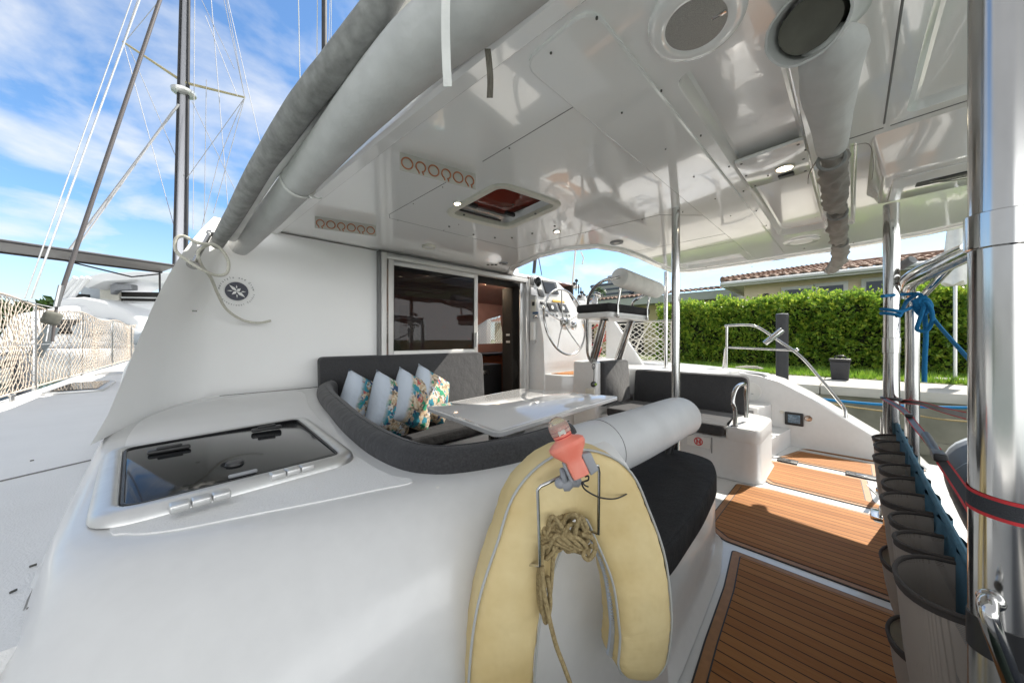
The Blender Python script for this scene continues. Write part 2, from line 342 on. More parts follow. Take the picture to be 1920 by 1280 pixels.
def printmat():
    m, t, b = nodes('coastal_print_cotton'); co = t.nodes.new('ShaderNodeTexCoord'); oi = t.nodes.new('ShaderNodeObjectInfo')
    ad = t.nodes.new('ShaderNodeVectorMath'); ad.operation = 'ADD'; t.links.new(co.outputs['Object'], ad.inputs[0]); sc = t.nodes.new('ShaderNodeVectorMath'); sc.operation = 'SCALE'
    cb = t.nodes.new('ShaderNodeCombineXYZ'); cb.inputs[0].default_value = 3; cb.inputs[1].default_value = 7; cb.inputs[2].default_value = 5
    t.links.new(cb.outputs[0], sc.inputs[0]); t.links.new(oi.outputs['Random'], sc.inputs['Scale']); t.links.new(sc.outputs[0], ad.inputs[1])
    base = (.50, .56, .64, 1); prev = None
    for i, (colr, scl, lo, hi) in enumerate((((.50, .37, .24, 1), 9, .40, .46), ((.62, .55, .42, 1), 40, .50, .54), ((.20, .15, .10, 1), 34, .56, .58), ((.03, .24, .32, 1), 12, .55, .57), ((.03, .26, .14, 1), 12, .60, .62), ((.45, .10, .09, 1), 15, .64, .66), ((.03, .07, .16, 1), 24, .62, .64))):
        nn = t.nodes.new('ShaderNodeTexNoise'); nn.inputs['Scale'].default_value = scl; nn.inputs['Detail'].default_value = 2.5; nn.noise_dimensions = '4D'; nn.inputs['W'].default_value = i * 3.1
        t.links.new(ad.outputs[0], nn.inputs['Vector']); mr = t.nodes.new('ShaderNodeMapRange'); mr.inputs[1].default_value = lo; mr.inputs[2].default_value = hi; t.links.new(nn.outputs[0], mr.inputs[0])
        # the print fills only one half of the cover
        sp = t.nodes.new('ShaderNodeSeparateXYZ'); t.links.new(co.outputs['Object'], sp.inputs[0]); hm = t.nodes.new('ShaderNodeMapRange'); hm.inputs[1].default_value = -.13; hm.inputs[2].default_value = -.09; t.links.new(sp.outputs[0], hm.inputs[0])
        ml = t.nodes.new('ShaderNodeMath'); ml.operation = 'MULTIPLY'; t.links.new(mr.outputs[0], ml.inputs[0]); t.links.new(hm.outputs[0], ml.inputs[1])
        mm = t.nodes.new('ShaderNodeMix'); mm.data_type = 'RGBA'; t.links.new(ml.outputs[0], mm.inputs[0]); mm.inputs[7].default_value = colr
        if prev is None: mm.inputs[6].default_value = base
        else: t.links.new(prev, mm.inputs[6])
        prev = mm.outputs[2]
    t.links.new(prev, b.inputs['Base Color']); b.inputs['Roughness'].default_value = .9
    nb = t.nodes.new('ShaderNodeTexNoise'); nb.inputs['Scale'].default_value = 16; t.links.new(ad.outputs[0], nb.inputs['Vector']); bp = t.nodes.new('ShaderNodeBump'); bp.inputs['Strength'].default_value = .35; bp.inputs['Distance'].default_value = .02
    t.links.new(nb.outputs[0], bp.inputs['Height']); t.links.new(bp.outputs[0], b.inputs['Normal']); return m
M['print'] = printmat()
# ================================================================ setting: water, ground, quay
Z_G = .44
def plane(name, x0, x1, y0, y1, z, m, kind='structure'):
    o = MB().add([(x0, y0, z), (x1, y0, z), (x1, y1, z), (x0, y1, z)], [(0, 1, 2, 3)]).build(name, m, smooth=0); o['kind'] = kind; return o
plane('water', -900, 900, -900, 900, -.9, M['water'])
def qx(y): return 8.15 + (.5 - y) * .11            # quay edge
g = MB(); g.slab([(9.95, -300), (600, -300), (600, 600), (9.95, 600)], -.85, Z_G); g.build('ground', M['grass_soil'])['kind'] = 'structure'
g = MB(); g.slab([(-300, 60), (9.95, 60), (9.95, 400), (-300, 400)], -.85, Z_G - .05); g.build('far_bank_ground', M['grass_soil'])['kind'] = 'structure'
q = MB()
ys = [-14 + i * 2.4 for i in range(18)]
for a, b in zip(ys[:-1], ys[1:]): q.slab([(qx(a), a + .006), (9.945, a + .006), (9.945, b - .006), (qx(b), b - .006)], Z_G - .17, Z_G - .012)
o = q.build('quay_pavement', M['conc'], bevel=.012, seg=2); o['kind'] = 'structure'
w = MB(); w.prism([(qx(-14) + .05, -14, 0), (9.9, -14, 0), (9.9, 26, 0), (qx(26) + .05, 26, 0)], (0, 0, -1.6), (0, 0, Z_G - .175))
w.prism([(qx(-14) - .02, -14, 0), (qx(-14) + .05, -14, 0), (qx(26) + .05, 26, 0), (qx(26) - .02, 26, 0)], (0, 0, -.55), (0, 0, -.35))
tag(w.build('seawall', M['wallc'], smooth=0), 'stained grey concrete seawall below the quay edge', 'seawall')
# grass
vs = []; fs = []
for i in range(22000):
    x = random.uniform(9.97, 12.4); y = random.uniform(-5.5, 6); h = random.uniform(.05, .13) * (1.25 if noise.noise(Vector((x * 2, y * 2, 0))) > 0 else .8); a = random.uniform(0, 6.28); wd_ = .012
    dx, dy = math.cos(a) * wd_, math.sin(a) * wd_; lx, ly = random.uniform(-.04, .04), random.uniform(-.04, .04); o = len(vs)
    vs += [(x - dx, y - dy, Z_G - .002), (x + dx, y + dy, Z_G - .002), (x + lx, y + ly, Z_G + h)]; fs.append((o, o + 1, o + 2))
o = MB().add(vs, fs); me = bpy.data.meshes.new('grass'); me.from_pydata(o.v, [], o.f); me.materials.append(M['gblade'])
gr = bpy.data.objects.new('grass', me); COL.objects.link(gr); gr['kind'] = 'stuff'; tag(gr, 'bright green lawn strip between the quay and the hedge', 'grass')
# ---------------------------------------------------------------- leaves
def leafcloud(pts, size, droop=.5):
    vs = []; fs = []
    for p, nrm in pts:
        s = size * random.uniform(.6, 1.35); t = Vector((random.gauss(0, 1), random.gauss(0, 1), random.gauss(0, .8))); d = (nrm * .9 + t * .75).normalized()
        sd = d.cross(Vector((random.gauss(0, 1), random.gauss(0, 1), random.gauss(0, 1)))).normalized(); o = len(vs)
        tip = p + d * s; mid = p + d * s * .5; up = sd.cross(d) * s * .12
        vs += [p, mid + sd * s * .26 + up, tip, mid - sd * s * .26 + up]; fs += [(o, o + 1, o + 2), (o, o + 2, o + 3)]
    return vs, fs
def rawmesh(name, vs, fs, m, parent=None):
    me = bpy.data.meshes.new(name); me.from_pydata([tuple(v) for v in vs], [], fs)
    for k in (m if isinstance(m, list) else [m]): me.materials.append(k)
    o = bpy.data.objects.new(name, me); COL.objects.link(o)
    if parent: adopt(o, parent)
    return o
hd = thing('clipped_hedge', 'long dense clipped green hedge behind the lawn strip', 'hedge', (12, 0, Z_G))
HX0, HX1, HY0, HY1, HZ = 12.3, 13.7, -7.5, 4.95, 2.30
pts = []
for i in range(62000):
    k = random.random(); y = random.uniform(HY0, HY1)
    if k < .62:
        z = Z_G + (HZ - Z_G) * random.random() ** .85; p = Vector((HX0 + abs(random.gauss(0, .10)), y, z)); n = Vector((-1, 0, .35))
    elif k < .92:
        x = random.uniform(HX0, HX1); p = Vector((x, y, HZ - abs(random.gauss(0, .08)))); n = Vector((-.2, 0, 1))
    else: p = Vector((random.uniform(HX0, HX1), HY1 - abs(random.gauss(0, .1)), random.uniform(Z_G, HZ))); n = Vector((0, 1, .3))
    d = noise.noise(p * 1.7) * .26 + noise.noise(p * 4.3) * .24
    if noise.noise(p * 2.6 + Vector((9, 9, 9))) < -.28 and random.random() < .6: continue
    rnd = max(0, p.z - (HZ - .22)); p.x += rnd * rnd * 3 * (1 if n.x < -.5 else 0)
    pts.append((p + n.normalized() * d, n))
for i in range(1500):
    y = random.uniform(HY0, HY1); b = Vector((random.uniform(HX0, HX1 - .4), y, HZ + noise.noise(Vector((0, y * 1.9, 0))) * .2)); h = random.uniform(.04, .34)
    for j in range(6): pts.append((b + Vector((random.gauss(0, .02), random.gauss(0, .03), h * j / 6)), Vector((0, 0, 1))))
vs, fs = leafcloud(pts, .105); rawmesh('foliage', vs, fs, M['leaf'], hd)
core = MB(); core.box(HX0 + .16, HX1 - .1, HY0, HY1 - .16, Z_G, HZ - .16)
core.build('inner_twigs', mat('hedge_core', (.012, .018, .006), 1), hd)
# ---------------------------------------------------------------- houses
def tiles(mb, p0, p1, q0, q1, n, rows, mi=0, h=.05):    # p0-p1 eave, q0-q1 ridge
    p0, p1, q0, q1 = map(Vector, (p0, p1, q0, q1)); nr = (p1 - p0).cross(q0 - p0).normalized()
    if nr.z < 0: nr = -nr
    for r in range(rows):
        a0 = p0.lerp(q0, r / rows); a1 = p1.lerp(q1, r / rows); b0 = p0.lerp(q0, (r + 1.12) / rows); b1 = p1.lerp(q1, (r + 1.12) / rows); lo = []; hi = []; m = max(2, int(n * (a1 - a0).length / (p1 - p0).length)) * 4
        for k in range(m + 1):
            t = k / m; wv = abs(math.sin(k * math.pi / 4)) ** .8
            lo.append(a0.lerp(a1, t) + nr * (h * 1.7 * wv + .05)); hi.append(b0.lerp(b1, t) + nr * (h * wv))
        mb.loft([[x - nr * .06 for x in lo], lo, hi], False, False, closed=False, mi=mi)
hs = thing('villa', 'cream villa with curved clay tile roof rising behind the hedge', 'house', (18, 0, Z_G))
wl = MB(); wl.box(16.5, 23, -9, 3.1, Z_G, 3.45); wl.build('wall', M['stucco'], hs)
rf = MB(); e0, e1 = (15.9, 3.75, 3.58), (15.9, -10, 3.58)
rf.prism([(15.95, 3.7, 3.5), (24, 3.7, 3.5), (24, -10, 3.5), (15.95, -10, 3.5)], (0, 0, 0), (0, 0, .07), mi=1)
tiles(rf, e0, e1, (20, 0.2, 4.38), (20, -10, 4.38), 46, 9)
tiles(rf, (24, 3.75, 3.58), e0, (20, .2, 4.38), (20, .2, 4.38), 28, 9)
rf.tube([Vector(e0) + Vector((0, 0, .1)), (20, .2, 4.47), (20, -10, 4.47)], .09, 8)
for k in range(26):
    t = k / 25; p = Vector(e0).lerp(Vector((20, .2, 4.38)), t) + Vector((0, 0, .12)); rf.tube([p, p + Vector((.2, -.17, .03))], [.14, .10], 8)
rf.build('roof', [M['roof'], M['trimw']], hs)
ft = MB(); ft.box(15.80, 15.93, -10, 3.72, 3.38, 3.60); ft.tube([(15.76, 3.78, 3.50), (15.76, -10, 3.50)], .07, 8); ft.box(15.9, 24, 3.66, 3.78, 3.38, 3.60); ft.build('gutter', M['trimw'], hs, bevel=.01)
for (a, b, zb) in ((1.78, 1.05, 3.02), (.86, .2, 3.05), (-.35, -1.05, 3.08), (-1.35, -2.1, 3.08), (-3.2, -4.2, 3.08), (-4.5, -5.4, 3.08)):
    f = MB(); zb += .1; f.box(16.42, 16.5, b - .12, a + .12, Z_G + 1.2, zb + .12); wnd = f.build('window', M['trimw'], hs, bevel=.01)
    MB().box(16.40, 16.43, b, a, Z_G + 1.3, zb).build('pane', M['wglass'], wnd)
MB().box(16.36, 16.5, 2.3, 2.45, 2.75, 3.05).build('wall_lamp', M['blackp'], hs, bevel=.02)
h2 = thing('garden_house', 'long low house with grey green fascia and thin red tile roof beyond the hedge', 'house', (21, 9, Z_G))
MB().box(20.3, 27, 4.2, 17, Z_G, 3.3).build('wall', M['stuccoy'], h2)
b = MB(); b.prism([(19.2, 4.1, 3.3), (28, 4.1, 3.3), (28, 18, 3.3), (19.2, 18, 3.3)], (0, 0, 0), (0, 0, .42)); b.build('fascia', M['trimg'], h2)
b = MB(); tiles(b, (19.1, 18, 3.74), (19.1, 4.0, 3.74), (23, 18, 4.35), (23, 4.0, 4.35), 50, 5); b.build('roof', M['roof'], h2)
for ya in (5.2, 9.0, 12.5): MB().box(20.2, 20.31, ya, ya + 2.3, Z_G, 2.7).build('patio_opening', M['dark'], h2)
h3 = thing('tiled_bungalow', 'small yellow bungalow with orange tile roof beside the helm seat', 'house', (26, 23, Z_G))
MB().box(25, 33, 19.5, 28, Z_G, 3.1).build('wall', M['stuccoy'], h3)
b = MB(); tiles(b, (24.2, 28.6, 3.1), (24.2, 19, 3.1), (28.5, 25.5, 4.9), (28.5, 22, 4.9), 34, 9); tiles(b, (24.2, 19, 3.1), (33, 19, 3.1), (28.5, 22, 4.9), (28.5, 22, 4.9), 30, 9); b.build('roof', M['roofo'], h3)
MB().box(24.96, 25.0, 21, 22.4, 1.2, 2.5).build('window', M['wglass'], h3)
def tower(lbl, cx, cy, wx, wy, h, fl, rz=0):
    t = thing('apartment_tower', lbl, 'tower', (cx, cy, 0), 'distant towers'); b = MB(); b.box(cx - wx, cx + wx, cy - wy, cy + wy, 0, h); b.box(cx - wx * .4, cx + wx * .3, cy - wy * .4, cy + wy * .4, h, h * 1.16); b.build('wall', M['tower'], t)
    s = MB()
    for k in range(fl):
        z = h * (k + .45) / fl; s.box(cx - wx - .4, cx + wx + .4, cy - wy - .4, cy + wy + .4, z, z + h / fl * .38)
    s.build('window_band', M['wglass'], t)
p = atd(1160, 545, 240); tower('pale distant apartment tower with stepped top on the horizon', p.x, p.y, 14, 14, 40, 12)
p = atd(1143, 550, 290); tower('lower grey distant apartment tower beside the stepped one', p.x, p.y, 17, 12, 39, 9)
p = atd(1209, 540, 220); tower('slim distant tower seen beyond the helm seat backrest', p.x, p.y, 5, 5, 34, 10)
# palm near the towers
def palm(px, d, h, lbl):
    c = atd(px, 600, d); t = thing('palm_tree', lbl, 'palm', (c.x, c.y, Z_G), 'palms on the far bank'); b = MB()
    b.tube([(c.x, c.y, Z_G), (c.x + .2, c.y, h * .6), (c.x + .1, c.y, h)], [.28, .2, .16], 8); b.build('trunk', M['pile'], t)
    vs = []; fs = []
    for k in range(26):
        a = random.uniform(0, 6.28); el = random.uniform(-.3, 1.2); pr = Vector((c.x + .1, c.y, h)); dr = Vector((math.cos(a) * math.cos(el), math.sin(a) * math.cos(el), math.sin(el)))
        for j in range(10):
            q2 = pr + dr * .15 - Vector((0, 0, .018 * j)); sd = dr.cross(Vector((0, 0, 1))).normalized()
            for sg in (-1, 1):
                o = len(vs); vs += [pr, q2, pr + sd * sg * .25 - Vector((0, 0, .12))]; fs.append((o, o + 1, o + 2))
            pr = q2
    rawmesh('crown', vs, fs, M['tree'], t)
palm(1124, 70, 11.6, 'dark tall palm rising above the orange tile roof')
palm(1133, 74, 8.5, 'shorter dark palm beside the tall one')
# treeline far bank
def farwood(name, lbl, x0, x1, y, hh, n):
    pts = []
    for i in range(n):
        x = random.uniform(x0, x1); top = hh * (.55 + .45 * noise.noise(Vector((x * .06, y, 0))) + .25 * noise.noise(Vector((x * .25, y, 1)))); z = Z_G + max(1, top) * random.random() ** .6
        pts.append((Vector((x, y + random.uniform(-2, 4), z)), Vector((0, -1, .6))))
    vs, fs = leafcloud(pts, 1.15); o = rawmesh(name, vs, fs, M['tree']); o['kind'] = 'stuff'; tag(o, lbl, 'trees')
farwood('far_woods', 'low dark tree line along the far bank of the canal', -110, 60, 78, 9, 16000)
# ---------------------------------------------------------------- things on the quay
c = onz(1468, 702, Z_G); P = Vector((7.72, .88, 0))
pl = thing('mooring_piling', 'black round mooring piling standing against the quay', 'piling', (P.x, P.y, -.9))
b = MB(); b.lathe([(.092, -1.5), (.092, 2.53), (.095, 2.54), (.095, 2.60)], (P.x, P.y, -.9)); b.build('shaft', M['pile'], pl, bevel=.004)
b = MB(); b.lathe([(.088, 0), (.080, .012), (.0, .02)], (P.x, P.y, 1.70)); b.build('cap', M['greyp'], pl)
c = onz(1575, 710, Z_G); t = thing('utility_box', 'dark grey lidded utility box standing on the quay', 'box', (c.x, c.y, Z_G - .012))
b = MB()
hw = .15; x, y = c.x, c.y
b.loft([[(x - hw * .85, y - hw * .85, Z_G - .012), (x + hw * .85, y - hw * .85, Z_G - .012), (x + hw * .85, y + hw * .85, Z_G - .012), (x - hw * .85, y + hw * .85, Z_G - .012)], [(x - hw, y - hw, Z_G + .36), (x + hw, y - hw, Z_G + .36), (x + hw, y + hw, Z_G + .36), (x - hw, y + hw, Z_G + .36)]])
b.build('body', M['pile'], t, bevel=.02)
b = MB(); b.box(x - .165, x + .165, y - .165, y + .165, Z_G + .362, Z_G + .415); b.build('lid', M['blackp'], t, bevel=.015)
b = MB(); b.tube(spline([(x - .05, y + .08, Z_G + .41), (x - .05, y + .06, Z_G + .46), (x - .05, y - .06, Z_G + .47), (x - .05, y - .09, Z_G + .41)]), .012, 8); b.tube(spline([(x - .1, y, Z_G + .42), (x, y - .05, Z_G + .47), (x + .1, y - .1, Z_G + .42)]), .01, 8); b.build('handle', M['blackp'], t)
c = onx(1791, 600, 10.6); t = thing('folded_parasol', 'pale grey folded parasol standing by the hedge', 'parasol', (c.x, c.y, Z_G))
b = MB(); b.tube([(c.x, c.y, Z_G), (c.x, c.y, 3.75)], .028, 10); b.build('pole', M['alu'], t)
loops = []
for k, (z, r) in enumerate(((3.66, .02), (3.62, .06), (3.3, .095), (2.9, .12), (2.55, .14), (2.32, .15), (2.30, .1))):
    loops.append([Vector((c.x + math.cos(a) * r * (1 + .20 * math.sin(a * 4 + k * .12)), c.y + math.sin(a) * r * (1 + .2 * math.sin(a * 4 + k * .12)), z + .03 * math.sin(a * 4))) for a in [2 * math.pi * j / 48 for j in range(48)]])
b = MB(); b.loft(loops); b.build('canopy', M['canvas'], t)
b = MB(); b.box(c.x - .25, c.x + .25, c.y - .25, c.y + .25, Z_G - .01, Z_G + .06); b.build('base', M['conc'], t, bevel=.02)
# mooring lines
def cord(name, lbl, pts, r, m, cat='rope', group=None, n=8, kk=8):
    b = MB(); b.tube(spline(pts, kk), r, n); return tag(b.build(name, m), lbl, cat, group)
a = Vector((5.9, .9, .62)); e = Vector((qx(-5.5), -5.5, .12))
cord('mooring_line', 'taut bright blue mooring line stretched along the seawall', [onx(1500, 744, 7.4), onx(1650, 758, 7.6), onx(1812, 764, 7.8), onx(2100, 760, 8.2)], .021, M['blue'])
cord('mooring_line', 'thin tan rope hanging slack below the blue line', [onx(1440, 728, 6.9), onx(1560, 757, 7.6), onx(1700, 776, 7.8), onx(1812, 790, 7.9), onx(2100, 800, 8.2)], .013, M['rope'])
# ================================================================ the catamaran we stand on
BT = thing('catamaran', 'white sailing catamaran whose covered cockpit and side deck fill the picture', 'catamaran', (2.6, 3, -.9))
def part(mb, name, m, bevel=0, seg=3, parent=None, smooth=40, sub=0, label=None):
    o = mb.build(name, m, parent or BT, bevel, seg, smooth, sub)
    if label: o['label'] = label
    return o
# --- hull
b = MB()
b.loft([[(-1.05, y, .735), (-.6, y, .70), (-.6, y, -1.5), (-.95 + .0 * y, y, -1.5)] for y in (-1.2, 4, 8)] + [[(-.9, 10.5, .735), (-.5, 10.5, .7), (-.5, 10.5, -1.5), (-.85, 10.5, -1.5)], [(-.6, 13.2, .735), (-.4, 13.2, .7), (-.4, 13.2, -1.5), (-.55, 13.2, -1.5)]])
b.loft([[(5.62, y, .78), (5.2, y, .74), (5.2, y, -1.5), (5.5, y, -1.5)] for y in (1.2, 8)] + [[(5.3, 13.2, .78), (5.15, 13.2, .74), (5.15, 13.2, -1.5), (5.25, 13.2, -1.5)]])
part(b, 'hull', M['hullw'], .02)
# --- cockpit floor
b = MB(); b.slab(rpoly([(1.0, -.62), (5.35, -.62), (5.35, 3.1), (.5, 3.1), (.5, .52), (.95, .40)], .02), -.12, 0)
part(b, 'cockpit_floor', M['gel'], .01)
b = MB(); b.slab([(.5, -.64), (5.35, -.64), (5.35, -.60), (.5, -.60)], -.9, .012); part(b, 'transom', M['hullw'], .01)
def teak(poly, z=.004, name='teak_panel', bw=.042, lab=None, r=.03):
    poly = [Vector(p) for p in poly]
    area = sum(poly[i - 1].x * poly[i].y - poly[i].x * poly[i - 1].y for i in range(len(poly)))
    if area < 0: poly = poly[::-1]
    poly = [tuple(p) for p in poly]; b = MB(); zz = z
    for k, (d, mi) in enumerate(((0, 1), (.007, 2), (bw, 1), (bw + .006, 0))):
        pp = rpoly(inset(poly, d), max(.01, r - d * .3)); b.slab(pp, z - .004 if k == 0 else zz - .0005, zz + .0015, mi); zz += .0018
    return part(b, name, [M['teak'], M['ink'], M['teakb']], label=lab)
teak([(2.33, -.42), (2.33, .50), (1.95, .455), (1.55, .43), (1.2, .40), (.98, .33), (.86, .2), (.86, -.42)], lab='near teak panel beside the curved white face')
teak([(2.40, -.46), (3.50, -.46), (3.50, .48), (3.42, .70), (2.52, .70), (2.40, .56)], lab='middle teak panel crossed by the sunlight edge')
teak([(3.62, -.34), (3.78, -.12), (4.33, -.10), (4.33, .60), (3.75, .60), (3.62, .50)], lab='sunlit teak panel beyond the white seam')
o = teak([(4.45, -.18), (4.92, -.18), (4.92, .42), (4.45, .56)], lab='small hinged teak hatch panel by the hull side')
for y0, y1 in ((.38, .54), (-.16, .04)): part(MB().slab([(4.36, y0), (4.47, y0), (4.47, y1), (4.36, y1)], .006, .016), 'hatch_recess', M['blackp'], .003, parent=o)
for y0, y1 in ((.43, .50), (-.10, -.02)): part(MB().slab([(4.385, y0), (4.44, y0), (4.44, y1), (4.385, y1)], .017, .022), 'hatch_latch', M['steel'], .002, parent=o)
b = MB(); b.box(4.955, 4.985, -.35, .42, 0, .012); part(b, 'hinge', M['alu'], .003, parent=o)
teak([(5.0, -.5), (5.08, -.5), (5.08, .35), (5.0, .42)], lab='narrow teak strip at the foot of the hull side', bw=.02)
teak([(2.15, 1.2), (2.35, 1.1), (3.05, 1.1), (3.3, 1.5), (3.3, 2.3), (2.7, 2.36), (2.15, 2.3)], lab='teak panel under the table', r=.12)
# --- fairing at the foot of the aft face
# --- bench block (aft-facing seat moulding)
b = MB()
bo = rpoly([(.62, .62), (1.15, .475), (1.6, .50), (2.05, .53), (2.40, .60), (2.43, .76), (2.40, 1.02), (.62, 1.02)], [.1, .2, .1, .1, .09, .09, .05, .05], 6)
lo = [(x, y) for x, y in bo]
def ring(p, d, z): return [(x, y, z) for x, y in inset(p, d)]
b.loft([ring(lo, -.04, .004), ring(lo, -.035, .02), ring(lo, -.008, .045), ring(lo, 0, .07), ring(lo, 0, .27), ring(lo, .02, .285), ring(lo, .02, .35), ring(lo, .035, .375)], False, True)
part(b, 'aft_bench', M['gel'], smooth=60)
# --- coaming: top plate with rounded shoulders
TOPZ = .86
inner = [(.80, 3.06), (.70, 2.75), (.61, 2.3), (.548, 1.91), (.50, 1.6), (.475, 1.4), (.455, 1.15), (.465, .95), (.505, .855), (.57, .80), (.66, .765), (.80, .735), (.95, .725), (1.18, .72)]
outer = [(1.18, .655), (1.0, .66), (.81, .675), (.6, .715), (.40, .765), (.2, .825), (.05, .87), (-.07, .92), (-.135, .975), (-.17, 1.07), (-.185, 1.3), (-.20, 1.7), (-.215, 2.1), (-.22, 2.6), (-.225, 3.06)]
pin = [Vector(p).to_2d() if len(p) == 3 else Vector(p) for p in [tuple(v)[:2] for v in spline([(x, y, 0) for x, y in inner], 4)]]
pout = [Vector(tuple(v)[:2]) for v in spline([(x, y, 0) for x, y in outer], 4)]
def aftness(nn): return max(0, min(1, (-nn.y - .12) / .80)) ** 2.6
def outl(dz, off):
    res = []; n = len(pout)
    for i, p in enumerate(pout):
        t = (pout[min(i + 1, n - 1)] - pout[max(i - 1, 0)]).normalized(); nn = Vector((-t.y, t.x)) * -1
        if nn.dot(Vector((p.x - .4, p.y - 1.6))) < 0: nn = -nn
        a = aftness(nn); kk = 1 + .6 * max(0, min(1, (.42 - p.x) / .4)) if off[0] > 0 else 1; res.append((p + nn * (off[0] * kk * a + off[1] * (1 - a)), TOPZ + dz[0] * a + dz[1] * (1 - a)))
    return res
b = MB(); loops = []
inz = [(-.5, 0), (-.03, 0), (-.008, -.006), (0, -.02)]
for dz, of in inz:
    res = []
    for i, p in enumerate(pin):
        t = (pin[min(i + 1, len(pin) - 1)] - pin[max(i - 1, 0)]).normalized(); nn = Vector((t.y, -t.x))
        if nn.dot(Vector((p.x - 1.4, p.y - 2.0))) > 0: nn = -nn
        res.append((p.x + nn.x * -of, p.y + nn.y * -of, TOPZ + dz))
    loops.append(res)
def prog(dzoff): return [(p.x, p.y, z) for p, z in dzoff]
m_ = 60
def resample(pl, k):
    pl = [Vector(p) for p in pl]; L_ = [0]
    for a_, c_ in zip(pl[:-1], pl[1:]): L_.append(L_[-1] + (c_ - a_).length)
    out = []
    for j in range(k):
        t = L_[-1] * j / (k - 1); i = max(0, min(len(pl) - 2, next((q for q in range(len(L_) - 1) if L_[q + 1] >= t - 1e-9), len(pl) - 2)))
        f = (t - L_[i]) / max(L_[i + 1] - L_[i], 1e-9); out.append(pl[i].lerp(pl[i + 1], f))
    return out
outs = [((0, 0), (-.075, -.05)), ((-.004, -.002), (-.035, -.02)), ((-.014, -.012), (.0, 0)), ((-.034, -.03), (.032, .012)), ((-.07, -.06), (.068, .018)), ((-.14, -.085), (.11, .022)), ((-.27, -.105), (.15, .03)), ((-.55, -.112), (.20, .045)), ((-.87, -.115), (.23, .05))]
loops = [resample(l, m_) for l in loops] + [resample(prog(outl(*o_)), m_)[::-1] for o_ in outs]
b.loft(loops, False, False, closed=False)
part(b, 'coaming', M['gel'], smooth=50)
# non-skid pad on the coaming top
pad = [(.47, 2.9), (.44, 2.2), (.40, 1.5), (.38, 1.05), (.50, .86), (.78, .80), (.76, .785), (.4, .835), (.12, .925), (.0, .965), (-.06, 1.02), (-.085, 1.12), (-.10, 2.0), (-.10, 2.55), (.2, 2.86)]
pad = [(x, y) for x, y in [(.62, 2.95), (.53, 2.2), (.455, 1.6), (.42, 1.2), (.425, .95), (.455, .865), (.44, .84), (.36, .862), (.25, .892), (.11, .935), (-.01, .972), (-.075, 1.02), (-.105, 1.10), (-.128, 1.6), (-.145, 2.1), (-.10, 2.5), (.1, 2.85)]]
b = MB(); b.slab([tuple(v)[:2] for v in spline([(x, y, 0) for x, y in pad], 5, True)], TOPZ - .004, TOPZ + .0035)
part(b, 'nonskid_pad', M['skid'])
# --- side deck
def dk(y): return -1.05 + max(0, y - 5) * .03
b = MB(); yy = [.955, 1.5, 3, 5, 7, 9, 11, 13.2]
b.loft([[(dk(y) - .02, y, .70), (dk(y), y, .74), (dk(y) + .03, y, .752), (-.19, y, .752), (-.10, y, .752), (-.10, y, .5), (dk(y), y, .5)] for y in yy])
part(b, 'side_deck', M['skid'], smooth=30)
b = MB(); b.loft([[(-1.06, y, .40), (-1.04, y, .45), (-.12, y, .47), (.3, y, .47), (.3, y, .2), (-1.0, y, .2)] for y in (-1.2, .97)])
part(b, 'aft_step', M['gel'], .02)
b = MB()
for y in (5.6, 7.5): pass
for p, a in ((onz(150, 943, .757), .5), (onz(114, 1141, .757), .6), (onz(183, 853, .762), .3)):
    b.box(-.010, .010, -.0035, .0035, 0, .004, M=Matrix.Translation(p) @ Matrix.Rotation(a, 4, 'Z'))
for p in (onz(60, 862, .757), onz(62, 1058, .757), onz(58, 1137, .757), onz(83, 1166, .757), onz(25, 1106, .757)): b.box(-.005, .005, -.0012, .0012, -.004, .0008, M=Matrix.Translation(p) @ Matrix.Rotation(random.uniform(-.3, .9), 4, 'Z'))
part(b, 'snap_fastener', M['screw'], .001)
# deck hatch in the side deck
b = MB(); p4 = [onz(75, 742, .76), onz(200, 722, .76), onz(225, 700, .76), onz(120, 722, .76)]
b.slab(rpoly([(-.88, 5.05), (-.52, 5.05), (-.52, 6.0), (-.86, 6.0)], .06), .75, .775); hch = part(b, 'deck_hatch', M['alu'], .008)
b = MB(); b.slab(rpoly([(-.84, 5.09), (-.56, 5.09), (-.56, 5.96), (-.82, 5.96)], .04), .776, .782); part(b, 'pane', M['dglass'], parent=hch)
b = MB(); b.slab(rpoly([(-.84, 7.3), (-.5, 7.3), (-.5, 7.9), (-.8, 7.9)], .06), .75, .768); part(b, 'deck_hatch', M['alu'], .008)
# cleat by the net
b = MB()
for s0, s1 in (((0, 902), (172, 862)),):
    A_, B_2 = onz(*s0, .7535), onz(*s1, .7535); b.tube([A_ - (B_2 - A_) * .6, B_2], .0035, 6)
part(b, 'deck_seam', M['seam'])
b = MB(); c = onz(22, 752, .757); b.tube(spline([c + Vector((0, -.05, .05)), c + Vector((0, -.02, .055)), c + Vector((0, .02, .055)), c + Vector((0, .06, .05))]), .009, 8); b.tube([c + Vector((0, -.02, 0)), c + Vector((0, -.02, .05))], .01); b.tube([c + Vector((0, .02, 0)), c + Vector((0, .02, .05))], .01)
part(b, 'cleat', M['steel'])
